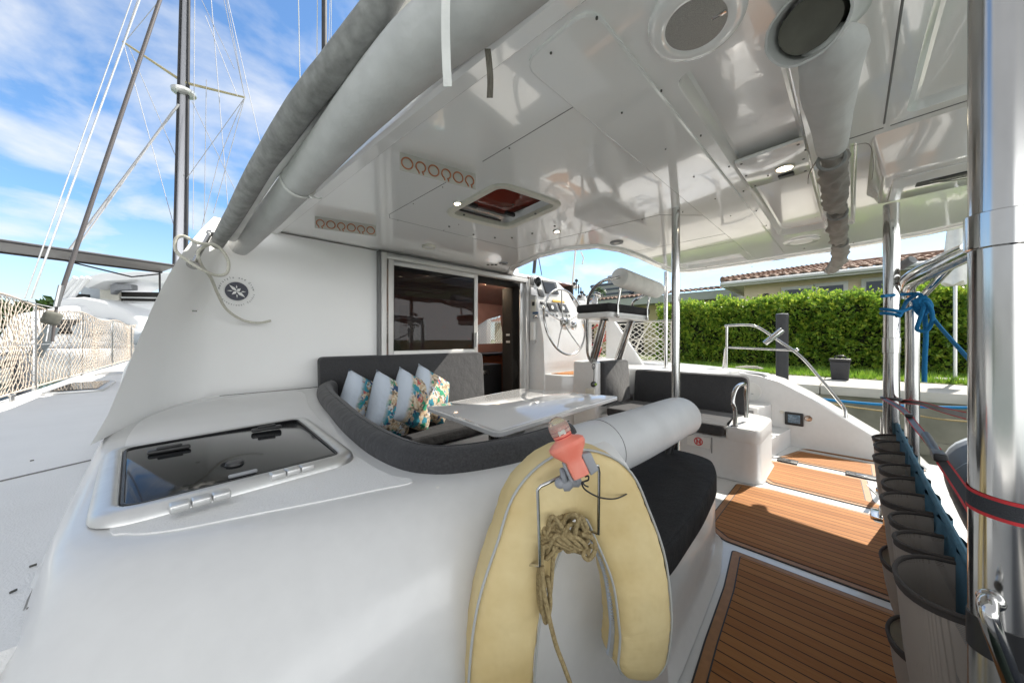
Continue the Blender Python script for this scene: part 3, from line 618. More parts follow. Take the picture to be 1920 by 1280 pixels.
# --- hatch on the coaming
hz = TOPZ + .0035
HP = [onz(178, 982, hz), onz(640, 862, hz), onz(572, 790, hz), onz(205, 866, hz)]
fr = MB(); ho = [(-.132, 1.060), (.405, 1.10), (.43, 1.84), (-.178, 1.745)]
def rr(k, d): return [(x, y) for x, y in rpoly(inset(ho, d), .085 - min(d, .05), 7)]
fr.loft([[(x, y, hz) for x, y in rr(0, -.004)], [(x, y, hz + .014) for x, y in rr(0, 0)], [(x, y, hz + .024) for x, y in rr(0, .012)], [(x, y, hz + .027) for x, y in rr(0, .03)], [(x, y, hz + .022) for x, y in rr(0, .04)], [(x, y, hz + .012) for x, y in rr(0, .046)]], True, True)
HT = part(fr, 'coaming_hatch', M['alu'], smooth=50)
b = MB(); b.slab(rr(0, .048), hz + .0125, hz + .020); part(b, 'pane', M['dglass'], .002, parent=HT)
b = MB(); ptsg = rr(0, .047); b.tube([(x, y, hz + .021) for x, y in ptsg], .0035, 6, closed=True); part(b, 'gasket', M['blackp'], parent=HT)
def bar(c, l, w_, h, a, m, nm, par):
    bb = MB(); bb.box(-l / 2, l / 2, -w_ / 2, w_ / 2, 0, h, M=Matrix.Translation(c) @ Matrix.Rotation(a, 4, 'Z')); return part(bb, nm, m, min(w_, h) * .4, parent=par)
for px, py in ((318, 846), (500, 806)):
    c = onz(px, py, hz + .021); bar(c, .10, .022, .014, .05, M['blackp'], 'latch', HT); bar(c + Vector((0, -.004, .013)), .06, .012, .008, .15, M['blackp'], 'latch', HT)
c = onz(440, 870, hz + .021); bb = MB(); bb.lathe([(.022, 0), (.020, .008), (.0, .009)], c); part(bb, 'knob', M['blackp'], parent=HT)
bar(onz(456, 891, hz + .021), .062, .011, .010, .06, M['greyp'], 'handle', HT)
for px, py in ((377, 944), (548, 888)):
    c = onz(px, py, hz + .012); bb = MB()
    for k in (-1, 0, 1): bb.box(-.0165 + k * .035, .0165 + k * .035, -.017, .015, 0, .0175, M=Matrix.Translation(c) @ Matrix.Rotation(.075, 4, 'Z'))
    part(bb, 'hinge', M['alu'], .004, parent=HT)
# --- cabin corner fin and bulkhead
Lc = [(-.235, 1.98, .858), (-.20, 2.04, .95), (-.105, 2.35, 1.36), (-.03, 2.60, 1.63), (.07, 2.80, 1.88), (.16, 2.93, 2.05)]
Rc = [(-.10, 2.60, .858), (-.085, 2.63, .95), (-.02, 2.75, 1.36), (.09, 2.85, 1.63), (.19, 2.95, 1.88), (.27, 3.02, 2.07)]
def rs(pl, k=14): return resample(spline([Vector(p) for p in pl], 6), k)
LL = rs(Lc); RR_ = rs(Rc); b = MB(); cols = []
OO = [Vector((max(p.x / p.y * (3.4 + i * .05) + .02, -.27), 3.4 + i * .05, p.z)) for i, p in enumerate(LL)]
O2 = [Vector((max(p.x / p.y * 7.5 + .12, -.30), 7.5, p.z)) for p in LL]
SS = [Vector((.16 + max(0, p.z - 1.5) * .22, 3.1, p.z)) for p in RR_]; S2 = [Vector((1.31, 3.1, p.z)) for p in RR_]
OO[0].z -= .12; O2[0].z -= .12
def mix(a, c, t): return [p.lerp(q_, t) for p, q_ in zip(a, c)]
corner = [[p + Vector((.02, .14, 0)) if k else p for p in RR_] for k in (0, 1)]
M1 = [p + (s - p) * .12 + Vector((0, .05, 0)) for p, s in zip(RR_, SS)]; M2 = [p + (s - p) * .35 + Vector((0, .09, 0)) for p, s in zip(RR_, SS)]; M3 = [p + (s - p) * .65 + Vector((0, .075, 0)) for p, s in zip(RR_, SS)]
for arr in (M1, M2, M3):
    for p in arr: p.y = min(p.y, 3.1)
cols = [O2, OO, mix(OO, LL, .97), LL, mix(LL, RR_, .04), mix(LL, RR_, .5), mix(LL, RR_, .95), RR_, M1, M2, M3, SS, S2]
b.loft(cols, False, False, closed=False)
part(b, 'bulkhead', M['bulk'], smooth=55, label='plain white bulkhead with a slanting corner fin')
b = MB(); b.box(1.31, 3.36, 3.1, 3.16, 2.055, 2.12); b.box(1.31, 3.36, 3.1, 3.16, -.1, .06); b.box(3.305, 3.36, 3.1, 3.16, .06, 2.055); part(b, 'door_surround', M['bulk'])
b = MB(); b.slab([(.45, 3.34), (5.0, 3.34), (5.0, 4.75), (.5, 4.75)], 2.14, 2.2); b.slab([(.6, 5.6), (4.9, 5.6), (4.6, 7.4), (.9, 7.4)], .75, 2.1); part(b, 'coachroof', M['gel'], .03)
b = MB()
for p in (ony(365, 583, 2.88), ony(299, 772, 2.70)): b.box(-.012, .012, -.005, .005, -.004, .004, M=Matrix.Translation(p))
part(b, 'snap_fastener', M['screw'])
# --- sliding door
DR = part(MB().box(1.315, 1.36, 3.02, 3.10, .06, 2.05).box(3.262, 3.305, 3.02, 3.10, .06, 2.05).box(1.36, 3.262, 3.02, 3.10, 2.0, 2.05).box(1.36, 3.262, 3.02, 3.10, .06, .10), 'sliding_door', M['alup'], .004)
part(MB().box(1.30, 1.313, 3.035, 3.10, .06, 2.065).box(1.30, 3.31, 3.035, 3.10, 2.053, 2.066), 'gasket', M['seam'], parent=DR)
def sash(x0, x1, y, z0, z1, w_=.05):
    s = MB(); s.box(x0, x0 + w_, y, y + .03, z0, z1); s.box(x1 - w_, x1, y, y + .03, z0, z1); s.box(x0 + w_, x1 - w_, y, y + .03, z1 - w_, z1); s.box(x0 + w_, x1 - w_, y, y + .03, z0, z0 + w_)
    o = part(s, 'sash', M['alup'], .004, parent=DR); part(MB().box(x0 + w_ - .004, x1 - w_ + .004, y + .011, y + .019, z0 + w_ - .004, z1 - w_ + .004), 'pane', M['pane'], parent=DR); return o
sash(1.385, 2.45, 3.035, 1.09, 2.0); part(MB().box(1.385, 2.45, 3.04, 3.07, .1, 1.088), 'lower_panel', M['alup'], .004, parent=DR)
part(MB().box(2.402, 2.422, 3.0, 3.034, 1.16, 1.33), 'handle', M['whitep'], .006, parent=DR)
part(MB().box(3.18, 3.262, 3.06, 3.08, .1, 2.0), 'side_track', M['alu'], .003, parent=DR)
# --- saloon interior behind the door
IN = MB(); IN.box(.3, 4.5, 3.17, 4.7, .02, .06); part(IN, 'saloon_floor', M['wood'])
b = MB(); wn1 = [ony(893, 645, 4.7), ony(944, 643, 4.7), ony(938, 592, 4.7), ony(915, 598, 4.7), ony(893, 612, 4.7)]
h1 = [(p.x, p.z) for p in wn1]; h2_ = [(1.25, 1.20), (2.75, 1.20), (2.75, 1.55), (2.2, 1.66), (1.25, 1.58)]
holed(b, [(.3, .06), (4.6, .06), (4.6, 2.12), (.3, 2.12)], [h1, h2_], lambda x, z: (x, 4.7, z)); part(b, 'saloon_wall', M['woodp'], smooth=0)
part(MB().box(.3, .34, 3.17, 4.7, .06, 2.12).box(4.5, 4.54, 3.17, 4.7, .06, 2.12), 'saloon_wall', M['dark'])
b = MB(); b.loft([[(x, y, 2.12 - .22 * ((y - 3.2) / 1.5) ** 2) for x in (.3, 4.6)] for y in (3.17, 3.6, 4.0, 4.4, 4.7)], False, False, closed=False); part(b, 'saloon_ceiling', M['woodp'])
part(MB().box(.4, 4.5, 4.2, 4.69, .06, .98), 'joinery', M['wood'], .01); part(MB().box(.4, 4.5, 4.16, 4.69, .985, 1.02), 'worktop', M['blackp'], .01)
p = ony(915, 690, 4.2); part(MB().box(2.9, 3.5, 3.75, 4.15, .1, .88), 'fridge', M['blackp'], .02); part(MB().box(3.12, 3.24, 3.73, 3.75, .74, .80), 'fridge_handle', M['steel'], .006)
part(MB().box(3.37, 3.95, 3.40, 3.62, .06, 2.0), 'nav_panel', M['dark'], .02); part(MB().box(3.363, 3.37, 3.45, 3.52, 1.30, 1.33).box(3.363, 3.37, 3.45, 3.52, 1.20, 1.23), 'switch', M['whitep'])
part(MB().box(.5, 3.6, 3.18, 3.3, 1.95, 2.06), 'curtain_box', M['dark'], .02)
b = MB()
for x0, x1 in ((h1[1][0] - .02, h1[1][0] + .22), (2.3, 2.42)):
    b.loft([[(x0 + (x1 - x0) * k / 24, 4.67 + .015 * math.sin(k * 1.6), z) for k in range(25)] for z in (1.02, 1.75)], False, False, closed=False)
part(b, 'curtain', M['curtain'])
b = MB()
for k in range(70):
    x = .2 + k * .06
    b.tube([(x, 4.80, 1.0), (x + .7, 4.80, 1.7)], .008, 4, False); b.tube([(x + .7, 4.802, 1.0), (x, 4.802, 1.7)], .008, 4, False)
b.slab([(.4, 5.4), (4.6, 5.4), (4.6, 5.42), (.4, 5.42)], 1.0, 1.7, 1); part(b, 'window_screen', [M['whitep'], M['rubberl']])
b = MB()
for px, py in ((913, 549), (947, 529), (804, 549), (738, 540)):
    q_ = ony(px, py, 3.8); b.lathe([(.03, 0), (.03, -.008)], (q_.x, 3.8, 2.075), n=14)
part(b, 'saloon_lamp', M['slamp'])
b = MB(); b.tube(spline([(.9, 3.9, .55), (.9, 3.9, 1.1), (1.1, 3.9, 1.3), (1.6, 3.9, 1.32), (1.9, 3.9, 1.1), (1.9, 3.9, .55)]), .05, 10); b.box(1.0, 1.8, 3.85, 4.3, .06, .9); part(b, 'saloon_seat', M['dark'], .02)
# --- U seat bases inside the cockpit
b = MB(); b.slab(rpoly([(.60, 1.0), (1.22, 1.02), (1.22, 2.40), (2.50, 2.42), (2.50, 3.09), (.60, 3.09)], .05), .0, .365); b.slab(rpoly([(1.15, 1.0), (2.0, 1.03), (2.0, 1.30), (1.15, 1.36)], .04), 0, .365)
part(b, 'settee_base', M['gel'], .01)
# --- starboard bench moulding with rounded pod
pod = rpoly([(3.50, .95), (3.50, .545), (4.25, .56), (4.30, .75), (4.45, .98), (4.45, 1.2), (3.9, 1.2)], [.01, .13, .1, .1, .1, .01, .01], 6)
b = MB(); b.loft([[(x, y, z) for x, y in inset(pod[::-1] if False else pod, -.0)] for z in (0, .44)] )
b = MB(); base = rpoly([(3.50, 2.12), (3.50, .55), (4.22, .55), (4.34, .80), (4.5, .98), (4.5, 2.12)], [.01, .14, .1, .1, .05, .01], 7)[::1]
a_ = sum(base[i - 1][0] * base[i][1] - base[i][0] * base[i - 1][1] for i in range(len(base)))
if a_ < 0: base = base[::-1]
b.loft([ring(base, -.02, .004), ring(base, -.018, .012), ring(base, 0, .03), ring(base, 0, .345), ring(base, .006, .36), ring(base, .02, .368)])
part(b, 'starboard_bench', M['gel'], smooth=60)
pd = rpoly([(3.50, .80), (3.50, .55), (4.22, .55), (4.34, .80), (4.5, .98), (4.5, 1.10), (4.1, 1.10), (4.02, .86)], [.02, .14, .1, .1, .05, .02, .02, .05], 7)
a_ = sum(pd[i - 1][0] * pd[i][1] - pd[i][0] * pd[i - 1][1] for i in range(len(pd)))
if a_ < 0: pd = pd[::-1]
b = MB(); b.loft([ring(pd, 0, .345), ring(pd, 0, .445), ring(pd, .008, .462), ring(pd, .022, .468)]); pdo = part(b, 'bench_end_pod', M['gel'], smooth=60)
# no-step sign
b = MB(); c1 = onx(1340, 800, 3.497)
b.box(3.493, 3.4975, .92, 1.12, .235, .335); sg = part(b, 'warning_sticker', M['whitep'])
b = MB(); cc = Vector((3.491, 1.02, .285))
b.tube(torus_pts(cc, .034, (1, 0, 0), 28), .0045, 6, closed=True); b.box(3.4895, 3.4925, 1.0, 1.012, .262, .306); b.box(3.4895, 3.4925, 1.026, 1.038, .262, .306)
b.tube([cc + Vector((0, -.024, -.024)), cc + Vector((0, .024, .024))], .004, 6); part(b, 'red_symbol', M['red_decal'], parent=sg)
part(MB().box(3.494, 3.498, .905, .912, .20, .345), 'seam', M['seam'])
# steps
b = MB(); b.slab(rpoly([(4.2, .62), (4.75, .55), (5.09, .50), (5.09, 1.25), (4.2, 1.25)], [.05, .05, .01, .01, .01]), 0, .205); b.slab(rpoly([(4.62, .74), (5.09, .68), (5.09, 1.25), (4.62, 1.25)], .02), .206, .47)
part(b, 'boarding_steps', M['gel'], .02)
part(MB().box(4.60, 4.622, .78, 1.0, .25, .44).box(4.75, 4.95, .9, 1.05, .471, .478), 'step_locker_trim', M['seam'], .004)
# starboard quarter hull wall
prof = [(3.2, .93), (2.4, .90), (1.6, .865), (1.1, .835), (.80, .80), (.61, .745), (.35, .60), (-.154, .257), (-.50, .03), (-.62, -.12), (-.62, -1.4), (3.2, -1.4)]
b = MB(); b.sidex(prof, 5.10, 5.62); part(b, 'quarter_wall', M['gel'], .022, 3)
b = MB(); b.slab([(4.28, 1.15), (5.10, 1.0), (5.10, 3.2), (4.28, 3.2)], .5, .865); part(b, 'starboard_deck', M['gel'], .03)
b = MB(); c = onx(1407, 733, 5.097); b.lathe([(.115, 0), (.115, .004), (.105, .006), (.10, .003), (0, .003)], c, (-1, 0, 0), 36); dp = part(b, 'inspection_hatch', M['whitep'])
b = MB()
for dy in (.02, -.02): b.box(5.088, 5.092, c.y - .012 + dy, c.y + .012 + dy, c.z - .004 + dy * 1.5, c.z + .004 + dy * 1.5)
part(b, 'finger_latch', M['greyp'], parent=dp)
c = onx(1489, 785, 5.098); b = MB(); b.box(5.078, 5.0985, c.y - .085, c.y + .085, c.z - .075, c.z + .075); dk2 = part(b, 'shower_box', M['blackp'], .02)
part(MB().box(5.07, 5.079, c.y - .055, c.y + .055, c.z - .045, c.z + .05), 'lid', mat('blue_grey_lid', (.16, .24, .32), .25, var=.5, vscale=60), .008, parent=dk2)
b = MB(); c = onx(1466, 772, 5.098); b.lathe([(.02, 0), (.018, .008), (0, .009)], c, (-1, 0, 0)); part(b, 'deck_fitting', M['agedp'])
c = onx(1516, 784, 5.098); b = MB(); b.lathe([(.03, 0), (.028, .006), (0, .007)], c, (-1, 0, 0)); b.tube(torus_pts(c + Vector((-.01, 0, -.0)), .03, (1, 0, 0), 20), .005, 6, closed=True); part(b, 'lashing_eye', M['steel'])
part(MB().box(5.14, 5.34, .74, .95, .815, .823), 'deck_step', M['greyp'], .004)
b = MB(); c = onx(1405, 697, 5.35); c.z = .87
for k in range(9):
    a = k * .7; b.tube(spline([c + Vector((random.uniform(-.05, .05), random.uniform(-.15, .15), random.uniform(0, .03))) for _ in range(4)], 5), .008, 6)
tag(b.build('dock_line', M['ropew']), 'small tangle of pale mooring line on the starboard gunwale', 'rope')
# curved stern rail
rt = [onx(1359, 611, 5.33), onx(1395, 609, 5.33), onx(1420, 613, 5.33), onx(1450, 632, 5.33), onx(1500, 667, 5.32), onx(1540, 712, 5.3), onx(1570, 748, 5.25), onx(1584, 768, 5.2), onx(1585, 786, 5.18)]
b = MB(); b.tube(spline(rt, 6), .0165, 12); b.tube([onx(1362, 690, 5.33), onx(1363, 611, 5.33)], .0165, 12); b.tube([onx(1356, 690, 5.36), onx(1360, 655, 5.34), onx(1362, 651, 5.33)], .0155, 10)
b.tube([onx(1362, 651, 5.33), onx(1494, 657, 5.32)], .013, 10); b.ball(onx(1494, 656, 5.32), .024)
part(b, 'stern_rail', M['steel'])
b = MB(); b.tube([onx(1434, 644, 5.25), onx(1467, 618, 5.3)], .034, 14); part(b, 'rail_clamp', M['steel'], .004)
# bench grab rail
pp = [(3.60, .645, .46), (3.60, .645, .60), (3.60, .65, .665), (3.605, .66, .76), (3.62, .70, .845), (3.68, .78, .875), (3.76, .84, .86), (3.80, .87, .78), (3.80, .87, .46)]
q1 = [atd(1378, 797, 2.98), atd(1378, 768, 2.98), atd(1374, 755, 2.98), atd(1377, 735, 3.0), atd(1384, 724, 3.04), atd(1394, 720, 3.12), atd(1397, 728, 3.18), atd(1399, 782, 3.2)]
b = MB(); b.tube(spline(q1, 6), .0175, 12); b.lathe([(.03, 0), (.028, .006), (0, .007)], q1[0] - Vector((0, 0, .01))); part(b, 'grab_rail', M['steel'])
# --- stainless posts
def post(name, x, y, z0, z1, r, lab, extra=None):
    b = MB(); b.tube([(x, y, z0), (x, y, z1)], r, 28); b.lathe([(r * 1.7, 0), (r * 1.7, .006), (r * 1.15, .010)], (x, y, z0)); return part(b, name, M['steel'], label=lab)
post('hardtop_post', 2.455, .86, .0, ceilz(.86) + .03, .027, 'slim post at the end of the padded roll')
post('hardtop_post', 4.66, 1.76, .86, 2.16, .026, 'slim post by the starboard netting')
P1 = post('hardtop_post', 3.34, -.185, .0, 2.14, .039, 'stern post with the blue rope tied to it')
P2 = post('davit_post', 3.66, -.30, .0, 1.58, .036, 'shorter stern post whose top bends into the davit arm')
P3 = post('hardtop_post', .866, -.157, -.1, 2.3, .031, 'nearest polished post at the edge of the picture')
def collar(x, y, z0, z1, r, par, nm='clamp_collar'):
    b = MB(); b.lathe([(r, z0), (r + .004, z0 + .002), (r + .004, z1 - .002), (r, z1)], (x, y, 0), n=28); return part(b, nm, M['steel'], parent=par)
zc = EYE + (636 - 428) / 630 * .49
c_ = collar(.866, -.157, zc - .028, zc + .026, .031, P3)
b = MB(); b.lathe([(.0325, 0), (.0325, .05)], (.866, -.157, EYE - (1235 - 636) / 630 * .49), n=28); part(b, 'rubber_band', M['blackp'], parent=P3)
collar(3.34, -.185, 1.16, 1.26, .039, P1)
z6 = EYE - (1130 - 636) / 630 * .49
b = MB(); b.tube(spline([atd(1862, 1118, .475), atd(1852, 1132, .452), atd(1857, 1165, .445), atd(1880, 1230, .445), atd(1905, 1300, .45), atd(1940, 1400, .46)]), .0095, 14); b.ball(atd(1858, 1124, .462), .013); part(b, 'brace_tube', M['steel'], parent=P3)
# davit arms
b = MB()
b.tube(spline([(3.66, -.30, 1.55), onx(1704, 545, 3.6), onx(1712, 530, 3.5), onx(1740, 515, 3.25), onx(1812, 479, 2.75), onx(1900, 436, 2.3)], 6), .033, 16)
b.tube(spline([onx(1690, 560, 3.62), onx(1692, 540, 3.6), onx(1700, 520, 3.5), onx(1730, 500, 3.3), onx(1812, 462, 2.8)], 6), .022, 14)
b.tube([onx(1728, 558, 3.6), onx(1790, 490, 2.95)], .02, 12); part(b, 'davit_arm', M['steel'])
b = MB(); b.tube([onx(1683, 520, 3.62), onx(1683, 545, 3.62)], .018, 10); b.box(3.5, 3.62, -.2, -.19, 1.64, 1.70, M=None); part(b, 'davit_block', M['blackp'], .004)
c1, c2 = onx(1688, 500, 3.5), onx(1712, 486, 3.45)
b = MB(); b.tube([c1 + Vector((0, .0, -.0)), c2], .028, 14); part(b, 'rod_holder', M['greyp'], .004)
# foot plates, cleats at the stern
b = MB(); c = onz(1652, 968, .012); b.slab(rpoly([(c.x - .09, c.y - .05), (c.x + .09, c.y - .05), (c.x + .09, c.y + .05), (c.x - .09, c.y + .05)], .03), .01, .03); b.tube([c + Vector((-.06, .0, .03)), c + Vector((-.02, 0, .075)), c + Vector((.05, 0, .03))], .012, 10); part(b, 'foot_block', M['steel'], .004)
b = MB(); b.slab(rpoly([(c.x - .13, c.y - .07), (c.x + .07, c.y - .07), (c.x + .07, c.y + .04), (c.x - .13, c.y + .04)], .03), .006, .012); part(b, 'foot_pad', M['blackp'])
c = onz(1645, 925, 0); b = MB(); b.slab([(c.x - .08, c.y), (c.x + .12, c.y - .1), (c.x + .16, c.y + .06)], .004, .01); part(b, 'floor_plate', M['gel'])
b = MB(); b.tube([(c.x + .02, c.y - .02, 0), (c.x + .03, c.y - .03, .62)], .014, 10); b.lathe([(.03, 0), (.03, .03), (.02, .04)], (c.x + .02, c.y - .02, .008)); part(b, 'gate_stanchion', M['steel'])
# decal
dc = ony(444, 546, 3.097)
DCL = MB(); DCL.lathe([(.066, 0), (.066, .0012), (0, .0013)], (dc.x, 3.099, dc.z), (0, -1, 0), 40); DCL = part(DCL, 'boat_decal', M['navy'])
b = MB(); yd = 3.0965
b.tube(torus_pts((dc.x, yd, dc.z), .071, (0, 1, 0), 40), .0014, 4, closed=True)
def starpt(a, r, w_):
    d = Vector((math.cos(a), 0, math.sin(a))); s = Vector((-d.z, 0, d.x)); return d, s
for a, r0, r1, w_ in ((135, .0, .060, .010), (-40, .0, .062, .011), (45, .0, .032, .010), (222, 0, .038, .010), (0, .022, .052, .004), (180, .022, .055, .004), (92, .02, .045, .004), (-88, .02, .048, .004)):
    d, s = starpt(R(a), 0, 0); c0 = Vector((dc.x, yd, dc.z)); b.prism([c0 + d * r0 - s * w_ * .2, c0 + d * (r0 + (r1 - r0) * .4) - s * w_, c0 + d * r1, c0 + d * (r0 + (r1 - r0) * .4) + s * w_], (0, 0, 0), (0, -.001, 0))
part(b, 'compass_star', M['whitep'], parent=DCL)
def ringtext(txt, c, r, a0, step, size, m, par, flip=False):
    bm_ = MB()
    for i, ch in enumerate(txt):
        if ch == ' ': continue
        cu = bpy.data.curves.new('t', 'FONT'); cu.body = ch; cu.size = size; cu.align_x = 'CENTER'; cu.extrude = .0004
        ob = bpy.data.objects.new('t', cu); COL.objects.link(ob); dg = bpy.context.evaluated_depsgraph_get(); me = ob.evaluated_get(dg).to_mesh()
        a = R(a0 + (step if flip else -step) * i); rot = a + (math.pi / 2 if flip else -math.pi / 2)
        for_v = []
        for v in me.vertices:
            x, y = v.co.x, v.co.y; X = x * math.cos(rot) - y * math.sin(rot); Y = x * math.sin(rot) + y * math.cos(rot)
            for_v.append((c.x + r * math.cos(a) + X, yd + .0005 - v.co.z, c.z + r * math.sin(a) + Y))
        bm_.add(for_v, [tuple(p.vertices) for p in me.polygons]); bpy.data.objects.remove(ob); bpy.data.curves.remove(cu)
    return part(bm_, 'lettering', m, parent=par, smooth=0)
ringtext('merstyle and Crew', dc, .092, 172, 10.0, .020, M['ink'], DCL)
ringtext('International Yachts', dc, .104, 195, 8.2, .017, M['ink'], DCL, True)
# grab handle on the fin
g0, g1 = atd(362, 497, 1.86), atd(394, 437, 2.06)
b = MB(); b.tube([g0, g1], .012, 12); b.lathe([(.03, 0), (.03, .005), (.016, .01)], g0 - Vector((0, 0, .0)), (g1 - g0)); b.ball(g1, .02); part(b, 'fin_handle', M['steel'])
# compression post, mast and shrouds of our own boat
b = MB(); mt = Vector((1.72, 6.2, 0)); b.tube([(mt.x, mt.y, 2.2), (mt.x + .0, mt.y, 15)], .04, 14); part(b, 'mast', M['pile'])
b = MB()
for o1, o2, r in (((-.06, 0), (-.5, 0), .006), ((.12, 0), (-.05, 0), .006), ((.32, 0), (.18, 0), .004), ((.22, 0), (.3, 0), .004)): b.tube([(mt.x + o1[0] - .25, mt.y, 3), (mt.x + o2[0], mt.y, 14)], r, 6)
part(b, 'halyard', M['ropew'])
def line_px(mb, pa, pb, d0, d1, r, n=8, k=2, sag=0):
    A, B_ = atd(*pa, d0), atd(*pb, d1); mb.tube([A.lerp(B_, i / k) - Vector((0, 0, sag * 4 * (i / k) * (1 - i / k))) for i in range(k + 1)], r, n)
b = MB(); base = Vector((-.95, 5.9, .76)); base = atd(106, 575, 3.55)
b.tube([base, atd(300, 0, 3.9 + .3), atd(345, -125, 4.4)], .019, 12); b.tube([atd(98, 640, 3.5), base], .012, 8); part(b, 'shroud', mat('black_stay_cover', (.09, .08, .08), .5), label='dark covered shroud')
b = MB(); line_px(b, (106, 575), (115, 535), 3.54, 3.56, .022, 12); part(b, 'turnbuckle', M['steel'])
b = MB(); line_px(b, (88, 640), (95, 600), 3.5, 3.52, .011, 8); part(b, 'turnbuckle', M['steel'])
b = MB(); c = atd(97, 597, 3.45); b.box(-.06, .06, -.05, .05, -.065, .07, M=Matrix.Translation(c) @ Matrix.Rotation(.3, 4, 'Y')); part(b, 'shroud_pouch', mat('olive_grey_canvas', (.14, .14, .12), .8, var=.3, vscale=20), .03)
b = MB(); line_px(b, (58, 560), (262, 0), 4.0, 4.6, .010); line_px(b, (46, 560), (247, 0), 4.0, 4.6, .007); part(b, 'shroud', M['alu'], label='paired bright shrouds left of the dark one')
b = MB(); c = atd(82, 640, 3.6); b.box(-.05, .05, -.01, .01, -.17, .17, M=Matrix.Translation(c) @ Matrix.Rotation(.35, 4, 'Y')); part(b, 'stanchion_board', mat('weathered_blue_board', (.17, .20, .22), .7, var=.3), .005)
# lifeline stanchions
b = MB()
for y in (4.0, 5.6, 7.4, 9.6, 12): b.tube([(dk(y) + .03, y, .75), (dk(y) + .03, y, 1.6)], .012, 8)
b.tube([(dk(y) + .03, y, 1.6) for y in (3.6, 5.6, 7.4, 9.6, 12)], .005, 6); b.tube([(dk(y) + .03, y, 1.2) for y in (3.6, 5.6, 7.4, 9.6, 12)], .004, 6); part(b, 'lifeline', M['steel'])
b = MB()
for y in (2.05, 3.0, 4.2): b.tube([(5.38, y, .86), (5.38, y, 1.56)], .012, 8)
b.tube([(5.38, 1.9, 1.55), (5.38, 4.5, 1.55)], .005, 6); part(b, 'lifeline', M['steel'])
# ================================================================ hardtop
def cz(x, y, off=0): return (x, y, ceilz(y) + off)
roof_out = [(.46, 3.30), (.475, 3.0), (.53, 2.3), (.60, 1.47), (.66, .85), (.72, .2), (.76, -.4), (.80, -1.15), (4.1, -1.15), (4.55, -.95), (4.80, -.5), (4.86, .2), (4.84, .9), (4.78, 1.40), (4.70, 1.56), (4.50, 1.66), (4.0, 1.66), (3.5, 1.63), (3.1, 1.64), (2.82, 1.72), (2.68, 1.95), (2.66, 2.25), (2.80, 2.75), (2.98, 2.99), (3.2, 3.12), (3.35, 3.30)]
a_ = sum(roof_out[i - 1][0] * roof_out[i][1] - roof_out[i][0] * roof_out[i - 1][1] for i in range(len(roof_out)))
ro = [tuple(v)[:2] for v in spline([(x, y, 0) for x, y in roof_out[:7]], 3)] + roof_out[7:]
if a_ < 0: ro = ro[::-1]
hatch = rpoly([(1.32, 1.43), (1.77, 1.37), (1.80, 1.88), (1.33, 1.94)], .06)
bay1 = rpoly([(1.25, .15), (1.25, .445), (3.83, .455), (3.87, .14)], [.05, .06, .1, .08])
bay2 = rpoly([(.98, -.16), (2.17, -.16), (2.17, -.85), (.98, -.85)], .05)
bay3 = rpoly([(2.29, -.02), (2.29, .07), (3.9, .07), (3.9, -.02)], .03)
bay4 = rpoly([(4.2, .72), (4.2, 1.42), (3.1, 1.42), (2.95, 1.26), (2.95, .95), (3.1, .72)], .1)
bay4 = rpoly([(2.95, 1.32), (3.1, 1.44), (4.45, 1.44), (4.55, .84), (4.4, .80), (2.95, 1.10)], .06)
bay4 = rpoly([(4.22, .84), (4.18, 1.50), (4.56, 1.46), (4.66, .84)], .04)
holes = [hatch, bay1, bay2, bay3, bay4]
b = MB(); core_ = inset(ro, .085)
holed(b, core_, holes, lambda x, y: cz(x, y))
# rounded lip: core edge -> small step -> lip -> outer side -> top
n = len(ro)
def lp(d, off): return [cz(x, y, off) for x, y in inset(ro, d)]
b.loft([lp(.085, 0), lp(.082, -.012), lp(.075, -.018), lp(.02, -.022), lp(.004, -.012), lp(0, .01), lp(-.004, .09), lp(.02, .15), lp(.08, .17)], False, True)
for h, dep, dr in ((bay1, .055, .02), (bay2, .03, .02), (bay3, .03, .012), (bay4, .05, .012)):
    ar = sum(h[i - 1][0] * h[i][1] - h[i][0] * h[i - 1][1] for i in range(len(h))); hh = h if ar > 0 else h[::-1]
    b.loft([[cz(x, y) for x, y in hh], [cz(x, y, .006) for x, y in inset(hh, .004)], [cz(x, y, dep - .006) for x, y in inset(hh, dr)], [cz(x, y, dep) for x, y in inset(hh, dr + .012)]], False, True)
ar = sum(hatch[i - 1][0] * hatch[i][1] - hatch[i][0] * hatch[i - 1][1] for i in range(len(hatch))); hh = hatch if ar > 0 else hatch[::-1]
b.loft([[cz(x, y) for x, y in hh], [cz(x, y, .10) for x, y in hh]], False, False)
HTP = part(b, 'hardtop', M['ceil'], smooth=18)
def sub(mb, name, m, bevel=0, seg=3, smooth=40, label=None): return part(mb, name, m, bevel, seg, HTP, smooth, label=label)
